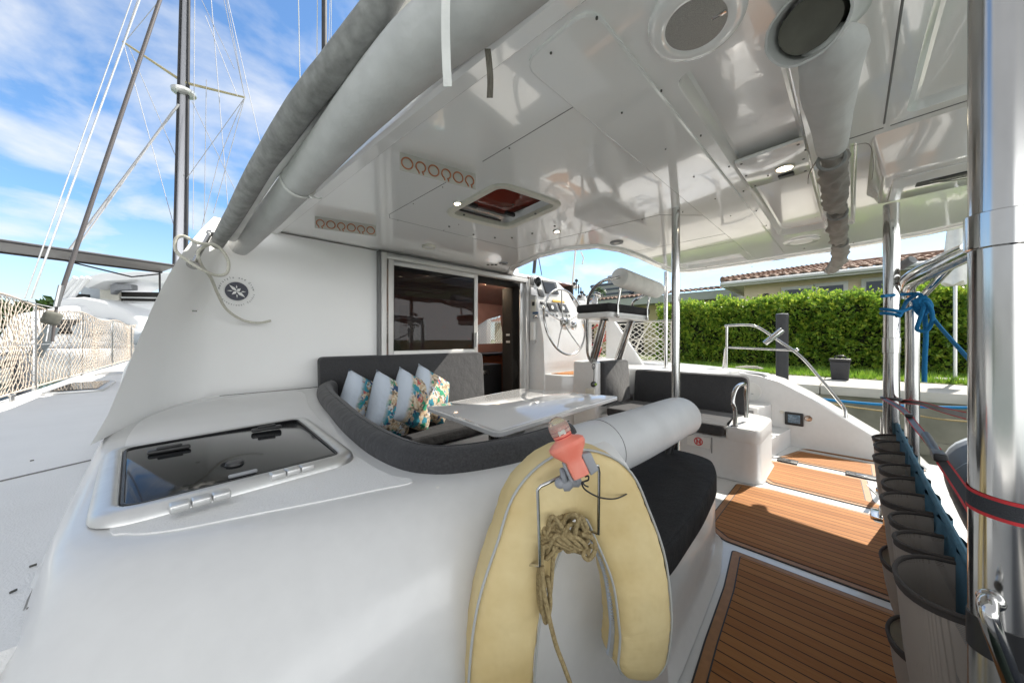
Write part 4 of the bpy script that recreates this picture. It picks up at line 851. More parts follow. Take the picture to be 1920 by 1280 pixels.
# grooves / seams: shallow dark beads let into the gelcoat
def seam(p0, p1, r=.0035, m='seam', name='panel_seam', px=True):
    A, B_ = (onceil(*p0, .001), onceil(*p1, .001)) if px else (Vector(cz(*p0, .001)), Vector(cz(*p1, .001))); k = 6; q = MB(); q.tube([A.lerp(B_, i / k) for i in range(k + 1)], r, 6); return q
sm = MB()
def addseam(x0, y0, x1, y1, r=.0028):
    k = 6; sm.tube([Vector(cz(x0 + (x1 - x0) * i / k, y0 + (y1 - y0) * i / k, .0012)) for i in range(k + 1)], r, 6)
A1 = onceil(1098, 187); A2 = onceil(905, 303); A3 = onceil(840, 340); A4 = onceil(730, 402); A5 = onceil(967, 466); A6 = onceil(1236, 403); A7 = onceil(1178, 474); A8 = onceil(1437, 423); A9 = onceil(1200, 486); A10 = onceil(1390, 450)
addseam(A1.x, A1.y, A2.x, A2.y); addseam(A3.x, A3.y, A4.x, A4.y); addseam(A4.x, A4.y, A4.x + .03, A4.y + .06); addseam(A4.x + .03, A4.y + .06, A5.x, A5.y); addseam(A5.x, A5.y, A6.x, A6.y); addseam(A6.x, A6.y, A8.x - .6, .73)
addseam(A7.x, A7.y, A8.x, A8.y); addseam(A9.x, A9.y, A10.x, A10.y)
B1 = onceil(1658, 0); addseam(1.2, -.10, 2.19, -.10, .004); addseam(2.23, -.12, 2.23, -.9, .004); addseam(2.23, .02, 2.23, -.1, .004)
sub(sm, 'panel_seam', M['seam'], smooth=60)
# raised long panels with a moulded edge
def raised(poly, t=.012, name='ceiling_panel', m='ceil', bev=.004, lab=None):
    ar = sum(poly[i - 1][0] * poly[i][1] - poly[i][0] * poly[i - 1][1] for i in range(len(poly))); pl = poly if ar > 0 else poly[::-1]
    q = MB(); q.loft([[cz(x, y, .002) for x, y in pl], [cz(x, y, -t * .7) for x, y in pl], [cz(x, y, -t) for x, y in inset(pl, .006)]], True, True); return sub(q, name, M[m], smooth=8, label=lab)
raised(rpoly([(.80, .765), (4.62, .765), (4.62, .50), (.80, .50)], .07), .010, lab='long narrow ceiling panel between the two seams')
b = MB()
for px, py in ((1033, 100), (1119, 35), (1166, 212), (1240, 171), (1248, 280), (1314, 255), (1341, 373), (1367, 313), (1370, 405), (1394, 359), (1418, 396), (1301, 332), (1437, 423), (955, 278), (830, 351), (775, 382), (746, 413), (832, 432), (860, 421), (993, 460), (1098, 436), (1204, 412), (1280, 398), (1510, 262 + 20), (1440, 330)):
    p = onceil(px, py, -.012 if 1000 < px < 1440 and py < 430 else -.001); b.lathe([(.0038, -.002), (.0038, .004)], p, n=8)
for px, py in ((1410, 500), (1324, 501), (1508, 466), (1600, 455)): b.lathe([(.006, -.003), (.006, .004)], onceil(px, py, -.02), n=8)
sub(b, 'screw', M['screw'])
# hatch
HC = MB(); hs_ = hh
HC.loft([[cz(x, y, -.001) for x, y in inset(hs_, -.05)], [cz(x, y, -.012) for x, y in inset(hs_, -.044)], [cz(x, y, -.014) for x, y in inset(hs_, -.012)], [cz(x, y, -.008) for x, y in inset(hs_, .002)], [cz(x, y, .02) for x, y in inset(hs_, .006)]], False, False)
HC = sub(HC, 'roof_hatch', M['agedp'], smooth=50)
q = MB(); q.loft([[cz(x, y, .02) for x, y in inset(hs_, .001)], [cz(x, y, .055) for x, y in inset(hs_, .03)]], False, False); sub(q, 'hatch_liner', M['alu'])
q = MB(); q.slab(inset(hs_, -.01), ceilz(1.6) + .072, ceilz(1.6) + .080); sub(q, 'hatch_pane', M['hatchw'])
q = MB()
for x0, y0 in ((1.40, 1.80), (1.70, 1.74)): q.box(x0 - .045, x0 + .045, y0 - .012, y0 + .012, ceilz(1.8) + .02, ceilz(1.8) + .045)
q.tube([cz(1.36, 1.9, .02), cz(1.72, 1.86, .02)], .008, 8); sub(q, 'hatch_latch', M['blackp'], .004)
q = MB()
for px, py in ((842, 425), (888, 440), (928, 446), (960, 446), (998, 438), (1040, 424), (870, 403), (962, 384), (1004, 401)): q.lathe([(.008, -.003), (.008, .004)], onceil(px, py, -.014), n=10)
sub(q, 'screw', M['screw'])
# downlights, speakers, domes
def disc(px, py, r, m1, m2, nm, ri=.62, lens='pane', dz=-.006, th=.012):
    p = onceil(px, py); q = MB(); q.lathe([(r, .003), (r, -th * .5), (r * .9, -th), (r * ri, -th * .8), (r * ri, -th * .5)], p, n=30); o = sub(q, nm, m1); q = MB(); q.lathe([(r * ri, -th * .75), (0, -th * .7)], p, n=24); part(q, lens, m2, parent=HTP); return o
disc(858, 380, .034, M['alu'], M['lamp'], 'downlight', lens='lamp_lens'); disc(1044, 433, .032, M['steel'], M['lamp'], 'downlight', lens='lamp_lens')
disc(1156, 454, .06, M['greyp'], M['whitep'], 'ceiling_vent', .45); disc(804, 461, .062, M['agedp'], M['whitep'], 'smoke_alarm', .7, th=.02); disc(944, 493, .05, M['greyp'], M['steel'], 'ceiling_vent', .6, th=.014)
disc(1502, 451, .135, M['ceil'], M['whitep'], 'speaker_blank', .62, th=.018)
q = MB()
for px in (915, 923, 930): q.box(-.012, .012, -.012, .012, -.01, .004, M=Matrix.Translation(onceil(px, 496)))
sub(q, 'cable_clip', M['screw'], .003)
# big speaker
p = onceil(1303, 45); p = Vector((1.19, .50, ceilz(.5)))
sp = onceil(1304, 47, -.02)
q = MB(); SR = .128
q.loft([[(sp.x + SR * 1.12 * math.cos(a), sp.y + SR * .98 * math.sin(a), ceilz(sp.y) + z) if k < 9 else None for a in [2 * math.pi * j / 48 for j in range(48)]] for k, z in ((0, .002),)] +
       [[(sp.x + SR * f * math.cos(a) * 1.12, sp.y + SR * f * math.sin(a) * .98, ceilz(sp.y) + z) for a in [2 * math.pi * j / 48 for j in range(48)]] for f, z in ((1.0, -.010), (.96, -.020), (.88, -.024), (.66, -.026), (.62, -.022))], False, False)
SPK = sub(q, 'speaker', M['ceil'], smooth=50)
q = MB(); q.loft([[(sp.x + SR * f * math.cos(a) * 1.12, sp.y + SR * f * math.sin(a) * .98, ceilz(sp.y) + z) for a in [2 * math.pi * j / 48 for j in range(48)]] for f, z in ((.625, -.0225), (.4, -.0265), (.05, -.028))], False, True); sub(q, 'speaker_grille', M['grille'])
q = MB(); q.box(-.006, .006, -.018, .018, -.003, .002, M=Matrix.Translation(onceil(1348, 28, -.026)) @ Matrix.Rotation(.1, 4, 'Z')); sub(q, 'speaker_badge', M['steel'], .001)
# lamp plate across the bay
q = MB(); q.loft([[cz(x, y, .02) for x, y in rect(2.08, 2.50, .158, .435)], [cz(x, y, .002) for x, y in rect(2.08, 2.50, .158, .435)]]); LP_ = sub(q, 'lamp_plate', M['ceil'], .003)
p = onceil(1471, 314, .002); q = MB(); q.lathe([(.045, .001), (.044, -.006), (.036, -.009), (.034, -.004)], p, n=28); sub(q, 'downlight', M['agedp'])
q = MB(); q.lathe([(.035, -.006), (0, -.007)], p, n=24); sub(q, 'lamp_lens', M['lamp'])
p = onceil(1474, 327, .002); q = MB(); q.box(-.02, .02, -.035, .035, -.012, .001, M=Matrix.Translation(p)); sub(q, 'lamp_switch', M['blackp'], .004)
q = MB()
for x, y in ((2.11, .18), (2.11, .41), (2.3, .175), (2.47, .18), (2.47, .41), (2.28, .42)): q.lathe([(.006, 0), (.006, -.004)], cz(x, y, .003), n=8)
sub(q, 'screw', M['screw'])
# winch box
q = MB(); q.loft([[cz(x, y, .003) for x, y in rect(2.27, 3.20, -.95, -.06)], [cz(x, y, -.06) for x, y in rect(2.50, 3.12, -.93, -.10)], [cz(x, y, -.11) for x, y in rect(2.58, 3.08, -.92, -.115)]], True, True); WB = sub(q, 'winch_box', M['ceil'], .018)
q = MB(); q.loft([[cz(x, y, -.1105) for x, y in rect(2.64, 3.02, -.85, -.15)], [cz(x, y, -.117) for x, y in rect(2.645, 3.015, -.845, -.155)]]); part(q, 'box_cover', M['ceil'], .002, parent=HTP)
p = ceilz(-.3) - .118; q = MB(); q.slab(rpoly([(2.78, -.46), (2.86, -.46), (2.86, -.22), (2.78, -.22)], .03), p - .001, p + .004); sub(q, 'cable_slot', M['blackp'])
q = MB(); q.tube(spline([(2.82, -.28, p + .003), (2.80, -.36, p - .01), (2.78, -.5, p - .012), (2.7, -.7, p - .03)]), .003, 6); q.tube(spline([(2.84, -.3, p + .003), (2.83, -.36, p - .014), (2.84, -.5, p - .02), (2.9, -.7, p - .03)]), .003, 6); sub(q, 'cable', M['ropew'])
q = MB()
for x, y in ((2.66, -.17), (3.0, -.17), (2.66, -.5), (3.0, -.5), (2.83, -.17)): q.lathe([(.006, .002), (.006, -.004)], (x, y, p + .001), n=8)
sub(q, 'screw', M['screw'])
# roof side rail + bimini tube outboard starboard aft
q = MB(); q.tube(spline([onx(1690, 418, 4.6), onx(1712, 412, 4.66), onx(1812, 372, 4.75), onx(1900, 330, 4.8)], 5), .02, 10); sub(q, 'roof_edge_tube', M['steel'])
q = MB(); q.tube([onx(1686, 419, 4.55), onx(1714, 411, 4.66)], .036, 12); sub(q, 'edge_bracket', M['greyp'], .006)
# hanging hook strips (rod and glass racks) under the roof
def rack(a, b_, n_, lbl, rot0):
    A, B_ = onceil(*a, -.012), onceil(*b_, -.012); d = (B_ - A); Ln = d.length; d.normalize(); sd = Vector((0, 0, 1)); up = Vector((-d.y, d.x, 0))
    if up.y > 0: up = -up
    t = thing('hook_rack', lbl, 'rack', tuple(A), 'clip racks under the hardtop')
    q = MB(); w_ = Ln / n_; hw_ = w_ * .55
    q.prism([A - d * w_ * .1 + Vector((0, 0, .01)), B_ + Vector((0, 0, .01)), B_ + up * 0 - Vector((0, 0, w_ * 1.15)), A - d * w_ * .1 - Vector((0, 0, w_ * 1.15))], up * -.002, up * .002)
    q.build('strip', M['hookp'], t, .001)
    for i in range(n_):
        c = A + d * w_ * (i + .42) - Vector((0, 0, w_ * .55)); r = w_ * .40
        if (i + rot0) % 2 == 0: pts = [c + d * math.cos(k * 2 * math.pi / 28) * r + Vector((0, 0, math.sin(k * 2 * math.pi / 28) * r)) for k in range(28)]; q = MB(); q.tube(pts, .0035, 6, closed=True)
        else:
            pts = [c + d * math.cos(R(a2)) * r * .9 + Vector((0, 0, math.sin(R(a2)) * r * .9)) for a2 in range(-60, 241, 12)]; q = MB(); q.tube([pts[0] + d * r * .1 - Vector((0, 0, r * .55)), pts[0] - d * r * .15] + pts[1:] + [pts[-1] + d * r * .2 - Vector((0, 0, r * .5))], .0035, 6)
        for vi, v in enumerate(q.v): q.v[vi] = tuple(Vector(v) + up * .005)
        q.build('clip_ring', M['hooks'], t)
rack((752, 290), (892, 330), 6, 'pale clip rack with rust orange rings, the larger one nearer the hatch', 0)
rack((592, 408), (705, 425), 6, 'pale clip rack with rust orange rings, the smaller one above the bulkhead', 1)
# ================================================================ rolled side curtains along the port edge
def roll(pts, rad, n=28, k=10, wob=.04, seed=0, spiral=True, flat=1.0):
    P_ = spline(pts, k); m = len(P_); q = MB(); loops = []
    rr_ = [rad[min(int(i / k), len(rad) - 2)] * (1 - (i % k) / k) + rad[min(int(i / k) + 1, len(rad) - 1)] * ((i % k) / k) if i < m - 1 else rad[-1] for i in range(m)]
    for i, p in enumerate(P_):
        t = (P_[min(i + 1, m - 1)] - P_[max(i - 1, 0)]).normalized(); up = Vector((0, 0, 1)) - t * t.z; up.normalize(); bn = t.cross(up); lp_ = []
        for j in range(n):
            a = 2 * math.pi * j / n; w_ = 1 + wob * noise.noise(Vector((math.cos(a) * 1.5 + seed, math.sin(a) * 1.5, i * .22))) * 1.6
            if spiral and j == 0: w_ *= 1.07
            lp_.append(p + (bn * math.cos(a) + up * math.sin(a) * flat) * rr_[i] * w_)
        loops.append(lp_)
    q.loft(loops); return q, P_
q, RP = roll([(.30, 3.02, 1.90), (.385, 2.55, 2.00), (.45, 1.9, 2.08), (.485, 1.35, 2.12), (.53, 1.0, 2.16), (.60, .70, 2.20), (.66, .35, 2.24), (.70, -.1, 2.27)], [.062, .072, .078, .085, .092, .098, .10, .10], wob=.018)
RC = thing('rolled_side_curtain', 'thick smooth grey rolled side curtain hanging below the hardtop edge', 'curtain', (.45, 1.6, 2.0))
q.build('fabric_roll', M['awn'], RC, smooth=60)
def straparound(mb, c, t, r, w_=.012, th=.004):
    t = Vector(t).normalized(); up = (Vector((0, 0, 1)) - t * t.z).normalized(); bn = t.cross(up); pts = [c + (bn * math.cos(2 * math.pi * k / 28) + up * math.sin(2 * math.pi * k / 28)) * r for k in range(28)]; mb.tube(pts, th, 6, closed=True)
sb = MB(); i = 18; c = RP[i]; straparound(sb, c, RP[i + 1] - RP[i - 1], .080, th=.0055); straparound(sb, c + Vector((.0, -.012, .0)), RP[i + 1] - RP[i - 1], .081, th=.004)
kn = c + Vector((.05, -.03, -.062)); sb.ball(kn, .011); sb.tube(spline([kn, kn + Vector((.03, -.01, -.012)), kn + Vector((.05, -.015, -.004))]), .0045, 6); sb.tube(spline([kn, kn + Vector((-.01, -.03, -.02)), kn + Vector((0, -.045, -.03))]), .0045, 6)
sb.build('tie_cord', M['canvas'], RC)
def strip(mb, pts, w_, dirn, th=.0015):
    d = Vector(dirn).normalized() * w_ / 2; P_ = spline(pts, 5); mb.loft([[p - d, p + d, p + d + Vector((0, -th, 0)), p - d + Vector((0, -th, 0))] for p in P_])
sb = MB(); strip(sb, [atd(836, -40, .84), atd(835, 40, .835), atd(836, 100, .84), atd(839, 163, .845)], .021, (C_, -S_, 0)); sb.build('hanging_strap', M['canvas'], RC)
sb = MB(); strip(sb, [atd(914, 92, .98), atd(917, 120, .97), atd(919, 150, .97), atd(918, 184, .975)], .017, (C_, -S_, 0)); sb.build('hanging_strap', mat('weathered_strap', (.14, .125, .10), .85, var=.5, vscale=50, stretch=(6, 6, .6)), RC)
q, _ = roll([(.24, 2.85, 1.92), (.306, 2.16, 2.06), (.37, 1.7, 2.15), (.43, 1.335, 2.235), (.47, 1.15, 2.275), (.55, .934, 2.377), (.64, .6, 2.48)], [.034, .036, .037, .039, .039, .04, .04], wob=.01, spiral=False)
tag(q.build('awning_track_tube', M['canvas'], smooth=60), 'slim white tube squeezed between the dark roll and the grey curtain roll', 'tube')
q, _ = roll([(.17, 2.85, 1.86), (.215, 2.5, 1.94), (.284, 2.0, 2.085), (.345, 1.5, 2.165), (.385, 1.25, 2.20), (.43, 1.05, 2.26), (.47, .85, 2.34), (.54, .4, 2.44)], [.036, .042, .048, .052, .05, .046, .044, .044], wob=.03, seed=5)
tag(q.build('rolled_awning', M['awnd'], smooth=60), 'weathered mid grey canvas roll lying on top of the hardtop edge', 'awning')
# ================================================================ curtain roll across the ceiling, open end towards us
CR = thing('rolled_ceiling_curtain', 'grey rolled curtain slung under the ceiling with its open end gaping', 'curtain', (2.6, .05, 2.1))
pts = [Vector(p) for p in [(.86, .00, 2.09), (1.02, .015, 2.085), (1.2, .03, 2.08)]]
def ovaltube(P_, ra, rb, n=32, wob=.05, seed=0, cap=(False, True), inner=True):
    q = MB(); loops = []; m = len(P_)
    for i, p in enumerate(P_):
        t = (P_[min(i + 1, m - 1)] - P_[max(i - 1, 0)]).normalized(); up = (Vector((0, 0, 1)) - t * t.z).normalized(); bn = t.cross(up)
        loops.append([p + (bn * math.cos(a) * ra[i] + up * math.sin(a) * rb[i]) * (1 + wob * noise.noise(Vector((math.cos(a) * 1.8 + seed, math.sin(a) * 1.8, i * .35)))) for a in [2 * math.pi * j / n for j in range(n)]])
    q.loft(loops, *cap); return q, loops
P_ = spline([atd(1510, 52, .90), atd(1552, 22, .97), atd(1605, -25, 1.03), atd(1650, -90, 1.06)], 6); m = len(P_)
q, lps = ovaltube(P_, [.092 - .012 * i / m for i in range(m)], [.082 - .012 * i / m for i in range(m)], cap=(False, False), seed=2)
q2 = MB(); c0 = P_[0]; ins = [[c0 + (p - c0) * .93 for p in lps[0]]] + [[P_[k] + (p - P_[k]) * .88 for p in lps[k]] for k in (2, 4, 8)]; q.loft([lps[0]] + ins, False, True)
q.build('outer_wrap', M['awn'], CR, smooth=60)
q = MB(); ax_ = (P_[3] - P_[0]).normalized(); pc = [p + ax_ * .03 for p in ins[0]]; cc_ = sum(pc, Vector()) / len(pc)
q.loft([[cc_ + (p - cc_) * .80 for p in pc], [cc_ + ax_ * .1 + (p - cc_) * .76 for p in pc]]); q.build('inner_fold', mat('dim_olive_lining', (.16, .155, .13), .9, var=.3, vscale=12), CR, smooth=60)
P_ = spline([(1.24, .03, 2.075), (1.45, .05, 2.06), (1.75, .055, 2.075), (2.05, .06, 2.09)], 6); m = len(P_)
q, _ = ovaltube(P_, [(.08 - .03 * i / m) * min(1, .25 + .3 * i) for i in range(m)], [(.058 - .02 * i / m) * min(1, .25 + .3 * i) for i in range(m)], seed=4, cap=(True, True), wob=.09); q.build('middle_fold', M['awn'], CR, smooth=60)
def crumple(P_, r, seed, name):
    m = len(P_); q = MB(); loops = []
    for i, p in enumerate(P_):
        t = (P_[min(i + 1, m - 1)] - P_[max(i - 1, 0)]).normalized(); up = (Vector((0, 0, 1)) - t * t.z).normalized(); bn = t.cross(up); f = .66 + .34 * math.sin(math.pi * min(1, max(0, i / (m - 1)))) ** .5
        loops.append([p + (bn * math.cos(a) + up * math.sin(a) * .85) * r * f * (1 + .30 * math.sin(i * 1.1 + a * 2 + seed) * noise.noise(Vector((a, i * .3, seed))) * 2 + .10 * noise.noise(Vector((math.cos(a) * 2, math.sin(a) * 2, i * .5 + seed)))) for a in [2 * math.pi * j / 36 for j in range(36)]])
    q.loft(loops); return q.build(name, M['awn2'], CR, smooth=60)
M['awn2'] = mat('taupe_canvas', (.30, .28, .255), .9, var=.3, vscale=9, bump=.5, bscale=25)
crumple(spline([(2.05, .06, 2.07), (2.3, .06, 2.045), (2.62, .07, 2.045), (2.95, .065, 2.07)], 9), .052, 1.3, 'tied_section')
crumple(spline([(2.95, .065, 2.06), (3.2, .065, 2.04), (3.55, .07, 2.03), (3.85, .075, 2.06)], 9), .050, 4.1, 'tied_section')
crumple(spline([(3.85, .075, 2.05), (4.1, .07, 2.01), (4.45, .10, 1.97), (4.72, .16, 1.95)], 9), .055, 7.7, 'tied_section')
for x, r in ((2.06, .05), (2.96, .05), (3.86, .05)):
    sb = MB(); straparound(sb, Vector((x, .063, 2.05)), (1, 0, 0), r * .9, th=.007); sb.build('tie_strap', M['awnd'], CR)
M['tie'] = mat('taupe_tie', (.22, .20, .18), .9)
for pts_, w_, d_ in (([(2.08, .10, 2.09), (2.12, .14, 2.04), (2.10, .145, 1.98)], .014, (1, 0, 0)), ([(2.08, .0, 2.09), (2.06, -.05, 2.07), (2.10, -.065, 2.0), (2.10, -.06, 1.93)], .012, (1, 0, .2)), ([(2.98, .10, 2.06), (2.96, .15, 2.05), (2.95, .17, 2.04)], .012, (1, 0, .2))):
    sb = MB(); strip(sb, pts_, w_, d_); sb.build('loose_tie_end', M['tie'], CR)
sb = MB(); strip(sb, [onceil(1570, 112, -.12) , onceil(1572, 140, -.13), onceil(1570, 165, -.135), onceil(1576, 176, -.135)], .012, (.3, -1, 0)); sb.build('hanging_tape', M['awn'], CR)
# ================================================================ cushions
def cush(poly, z0, z1, bev, nm, lab, m='char', group=None, wr=.004, cat='cushion'):
    ar = sum(poly[i - 1][0] * poly[i][1] - poly[i][0] * poly[i - 1][1] for i in range(len(poly))); pl = poly if ar > 0 else poly[::-1]
    q = MB(); k = 5; q.loft([[(x, y, z0 + bev * (1 - math.cos(math.pi / 2 * j / k))) for x, y in inset(pl, bev * (1 - math.sin(math.pi / 2 * j / k)))] for j in range(k + 1)] + [[(x, y, z1 - bev * (1 - math.cos(math.pi / 2 * j / k))) for x, y in inset(pl, bev * (1 - math.sin(math.pi / 2 * j / k)))] for j in range(k, -1, -1)])
    o = q.build(nm, M[m], smooth=60)
    for pz, d in ((z1 - bev * .3, bev * .32),):
        q = MB(); q.tube([(x, y, pz) for x, y in inset(pl, d)], .0028, 6, closed=True); adopt(q.build('piping', M[m]), o)
    return tag(o, lab, cat, group)
def dense(poly, step=.06):
    out = []
    for a, b_ in zip(poly, poly[1:] + poly[:1]):
        a, b_ = Vector(a), Vector(b_); n = max(1, int((b_ - a).length / step))
        for k in range(n): out.append(tuple(a.lerp(b_, k / n)))
    return out
cush(dense(rpoly([(.72, 2.38), (2.48, 2.40), (2.48, 2.93), (.86, 2.93)], .05)), .368, .485, .03, 'seat_cushion', 'long charcoal seat cushion along the bulkhead under the printed pillows', 'char2')
cush(dense(rpoly([(.70, 1.08), (1.28, 1.05), (1.26, 2.36), (.80, 2.36)], .05)), .368, .485, .03, 'seat_cushion', 'charcoal seat cushion below the curved backrest beside the coaming', 'char2')
cush(dense(rpoly([(1.30, 1.02), (2.02, 1.02), (2.02, 1.30), (1.30, 1.38)], .05)), .368, .485, .03, 'seat_cushion', 'charcoal seat cushion between the table and the padded roll', 'char2')
cush(dense(rpoly([(3.46, .80), (4.15, .84), (4.15, 1.98), (3.46, 1.98)], .06)), .37, .475, .03, 'seat_cushion', 'charcoal seat cushion of the starboard bench with sunlight patches', 'char')
def upright(P_, nm, lab, m='char', bev=.02, group=None):
    # P_: (origin, along, up, thick) box cushion
    o_, al, up, th = map(Vector, P_); q = MB()
    K = 12; sec = []
    pl = rpoly([(0, 0), (al.length, 0), (al.length, up.length), (0, up.length)], [.02, .02, .06, .04], 5); A, U, T = al.normalized(), up.normalized(), th
    def lay(d, t): return [o_ + A * x + U * y + T * t for x, y in inset(pl, d)]
    q.loft([lay(bev, 0), lay(bev * .3, .08), lay(0, .25), lay(0, .75), lay(bev * .3, .92), lay(bev, 1)])
    ob = q.build(nm, M[m], smooth=60); q = MB(); q.tube(lay(.001, .82), .003, 6, closed=True); adopt(q.build('piping', M[m]), ob); return tag(ob, lab, 'cushion', group)
upright(((.80, 2.93, .47), (1.68, 0, 0), (0, .05, .635), (0, .10, .0)), 'backrest_cushion', 'wide charcoal backrest cushion against the bulkhead below the sliding door')
upright(((4.15, 1.98, .46), (0, -1.22, 0), (.05, 0, .40), (.11, 0, 0)), 'backrest_cushion', 'long charcoal backrest cushion on the starboard bench behind the slim post')
upright(((3.50, 2.00, .47), (.64, 0, 0), (.0, .03, .52), (0, .11, 0)), 'backrest_cushion', 'short tall charcoal cushion at the forward end of the starboard bench')
# curved backrest following the coaming
path = spline([(x, y, 0) for x, y in [(.87, 2.93), (.755, 2.7), (.665, 2.3), (.603, 1.91), (.555, 1.6), (.53, 1.4), (.51, 1.15), (.52, .975), (.555, .892), (.612, .847), (.70, .815), (.82, .79), (.98, .785), (1.10, .79)]], 5)
q = MB(); loops = []
for i, p in enumerate(path):
    t = (path[min(i + 1, len(path) - 1)] - path[max(i - 1, 0)]).normalized(); nrm = Vector((-t.y, t.x, 0)); top = .925
    w_ = .052; sec = []
    for a in range(0, 181, 18): sec.append((-w_ * math.cos(R(a)) * -1, top - .045 + .045 * math.sin(R(a))))
    sec = [(w_, .50)] + [(w_ * 1.06, .7)] + sec + [(-w_ * 1.05, .7), (-w_, .50)]
    e = 1 - .35 * (i in (0, len(path) - 1)) - .08 * (i in (1, len(path) - 2))
    loops.append([p + nrm * (x * e) + Vector((0, 0, .5 + (z - .5) * (1 - .04 * (i in (0, len(path) - 1))))) for x, z in sec])
q.loft(loops); o = q.build('backrest_cushion', M['char'], smooth=60); tag(o, 'curved charcoal backrest cushion wrapping the inside of the port coaming', 'cushion')
q = MB(); q.tube([p + Vector((0, 0, .926)) for i, p in enumerate(path)], .0025, 5); adopt(q.build('seam', M['char']), o)
cush(dense(rpoly([(.98, .485), (1.25, .455), (1.7, .475), (2.12, .52), (2.34, .60), (2.385, .74), (2.36, 1.0), (.98, 1.0)], [.05, .1, .1, .1, .08, .08, .06, .05], 6)), .378, .515, .032, 'aft_seat_cushion', 'thick black seat cushion facing aft in front of the padded roll', 'char2')
# padded roll
rollp = spline([(1.03, .785, .775), (1.25, .775, .775), (1.6, .765, .77), (2.0, .77, .765), (2.32, .80, .745), (2.47, .83, .71)], 6)
q = MB(); n_ = len(rollp); loops = []
for i, p in enumerate([rollp[0]] * 2 + rollp + [rollp[-1]] * 3):
    pass
rad = []; pts = []
d0 = (rollp[0] - rollp[1]).normalized(); d1 = (rollp[-1] - rollp[-2]).normalized()
for k in range(5): a = math.pi / 2 * k / 5; pts.append(rollp[0] + d0 * .05 * math.cos(a)); rad.append(.122 * (.45 + .55 * math.sin(a)))
for p in rollp: pts.append(p); rad.append(.124)
for k in range(1, 6): a = math.pi / 2 * k / 5; pts.append(rollp[-1] + d1 * .045 * math.sin(a)); rad.append(.124 * (.5 + .5 * math.cos(a)))
q.tube(pts, rad, 36); RL = thing('padded_roll_backrest', 'fat pale grey vinyl roll backrest beside the white table', 'backrest', (1.6, .77, .65))
q.build('roll_cover', M['vinyl'], RL, smooth=50)
q = MB(); q.tube([rollp[7] + Vector((0, math.cos(a) * .1245, math.sin(a) * .1245)) for a in [2 * math.pi * k / 40 for k in range(40)]], .0018, 5, closed=True)
for c, dd in ((rollp[-1], d1),): 
    bn = dd.cross(Vector((0, 0, 1))).normalized(); uu = bn.cross(dd); q.tube([c + (bn * math.cos(a) + uu * math.sin(a)) * .1245 for a in [2 * math.pi * k / 40 for k in range(40)]], .002, 5, closed=True)
q.build('cover_seam', M['seam'], RL)
q = MB(); q.tube([(2.28, .80, .65), (2.20, .86, .38)], .022, 10); q.tube([(1.3, .80, .66), (1.3, .84, .38)], .022, 10); q.build('bracket', M['blackp'], RL)
q = MB(); q.slab(rpoly([(2.05, .93), (2.42, .93), (2.42, 1.0), (2.05, 1.02)], .02), .52, .56); 
# --- printed pillows
def pillow(nm):
    n = 18; q = MB(); vs = []
    def f(u, v, s):
        e = (1 - u ** 2) * (1 - v ** 2); pinch = 1 - .07 * (1 - abs(u) ** 2) * abs(v) ** 3 ; pinch2 = 1 - .07 * (1 - abs(v) ** 2) * abs(u) ** 3
        t = .08 * max(e, 0) ** .42 + .006; wv = .012 * noise.noise(Vector((u * 2, v * 2, s * 3)))
        return Vector((u * .228 * pinch2, s * (t + wv * max(e, 0) ** .3), v * .228 * pinch))
    for s in (-1, 1):
        g = [[f(-1 + 2 * i / n, -1 + 2 * j / n, s) if 0 < i < n and 0 < j < n else Vector(((-1 + 2 * i / n) * .228 * (1 - .07 * (1 - abs(-1 + 2 * j / n) ** 2) * abs(-1 + 2 * i / n) ** 3), 0, (-1 + 2 * j / n) * .228 * (1 - .07 * (1 - abs(-1 + 2 * i / n) ** 2) * abs(-1 + 2 * j / n) ** 3))) for j in range(n + 1)] for i in range(n + 1)]
        q.loft(g, False, False, closed=False)
    return q.build(nm, M['print'], smooth=80)
pil = [((1.03, 2.68, .725), 32, 'printed throw pillow with green and red motifs, leaning furthest into the corner'),
       ((1.20, 2.58, .715), 38, 'printed throw pillow with plain blue left half and dark blue sprig, second from corner'),
       ((1.40, 2.60, .725), 36, 'printed throw pillow with a big teal patch, third from the corner'),
       ((1.62, 2.68, .735), 34, 'printed throw pillow partly hidden behind the table corner')]
p0 = pillow('throw_pillow')
for i, (c, a, lb) in enumerate(pil):
    o = p0 if i == 0 else p0.copy()
    if i: COL.objects.link(o)
    o.location = c; o.rotation_euler = (R(-14), R(28), R(a - 20)); tag(o, lb, 'pillow', 'printed pillows on the bulkhead bench')
# ================================================================ table
TB = thing('cockpit_table', 'glossy white cockpit table with rounded corners on a steel pedestal', 'table', (1.9, 1.8, 0))
tp = rpoly([(1.21, 1.33), (2.76, 1.44), (2.47, 2.37), (1.30, 2.23)], .06, 6)
q = MB(); q.loft([ring(tp, .012, .714), ring(tp, 0, .722), ring(tp, 0, .744), ring(tp, .006, .75)]); q.loft([ring(tp, .022, .750), ring(tp, .026, .7525)], False, True)
q.build('tabletop', mat('glossy_table_laminate', (.83, .83, .83), .09, coat=.8, var=.03, bump=.03, bscale=6), TB, smooth=40)
q = MB(); q.lathe([(.11, 0), (.11, .012), (.05, .02), (.046, .03), (.046, .70), (.10, .705), (.10, .714)], (1.66, 1.86, .0)); q.build('pedestal', M['steel'], TB, smooth=50)
q = MB(); q.slab(rpoly(rect(1.75, 2.1, 1.65, 2.0), .03), .006, .60); q.build('locker_box', M['gel'], TB, .01)
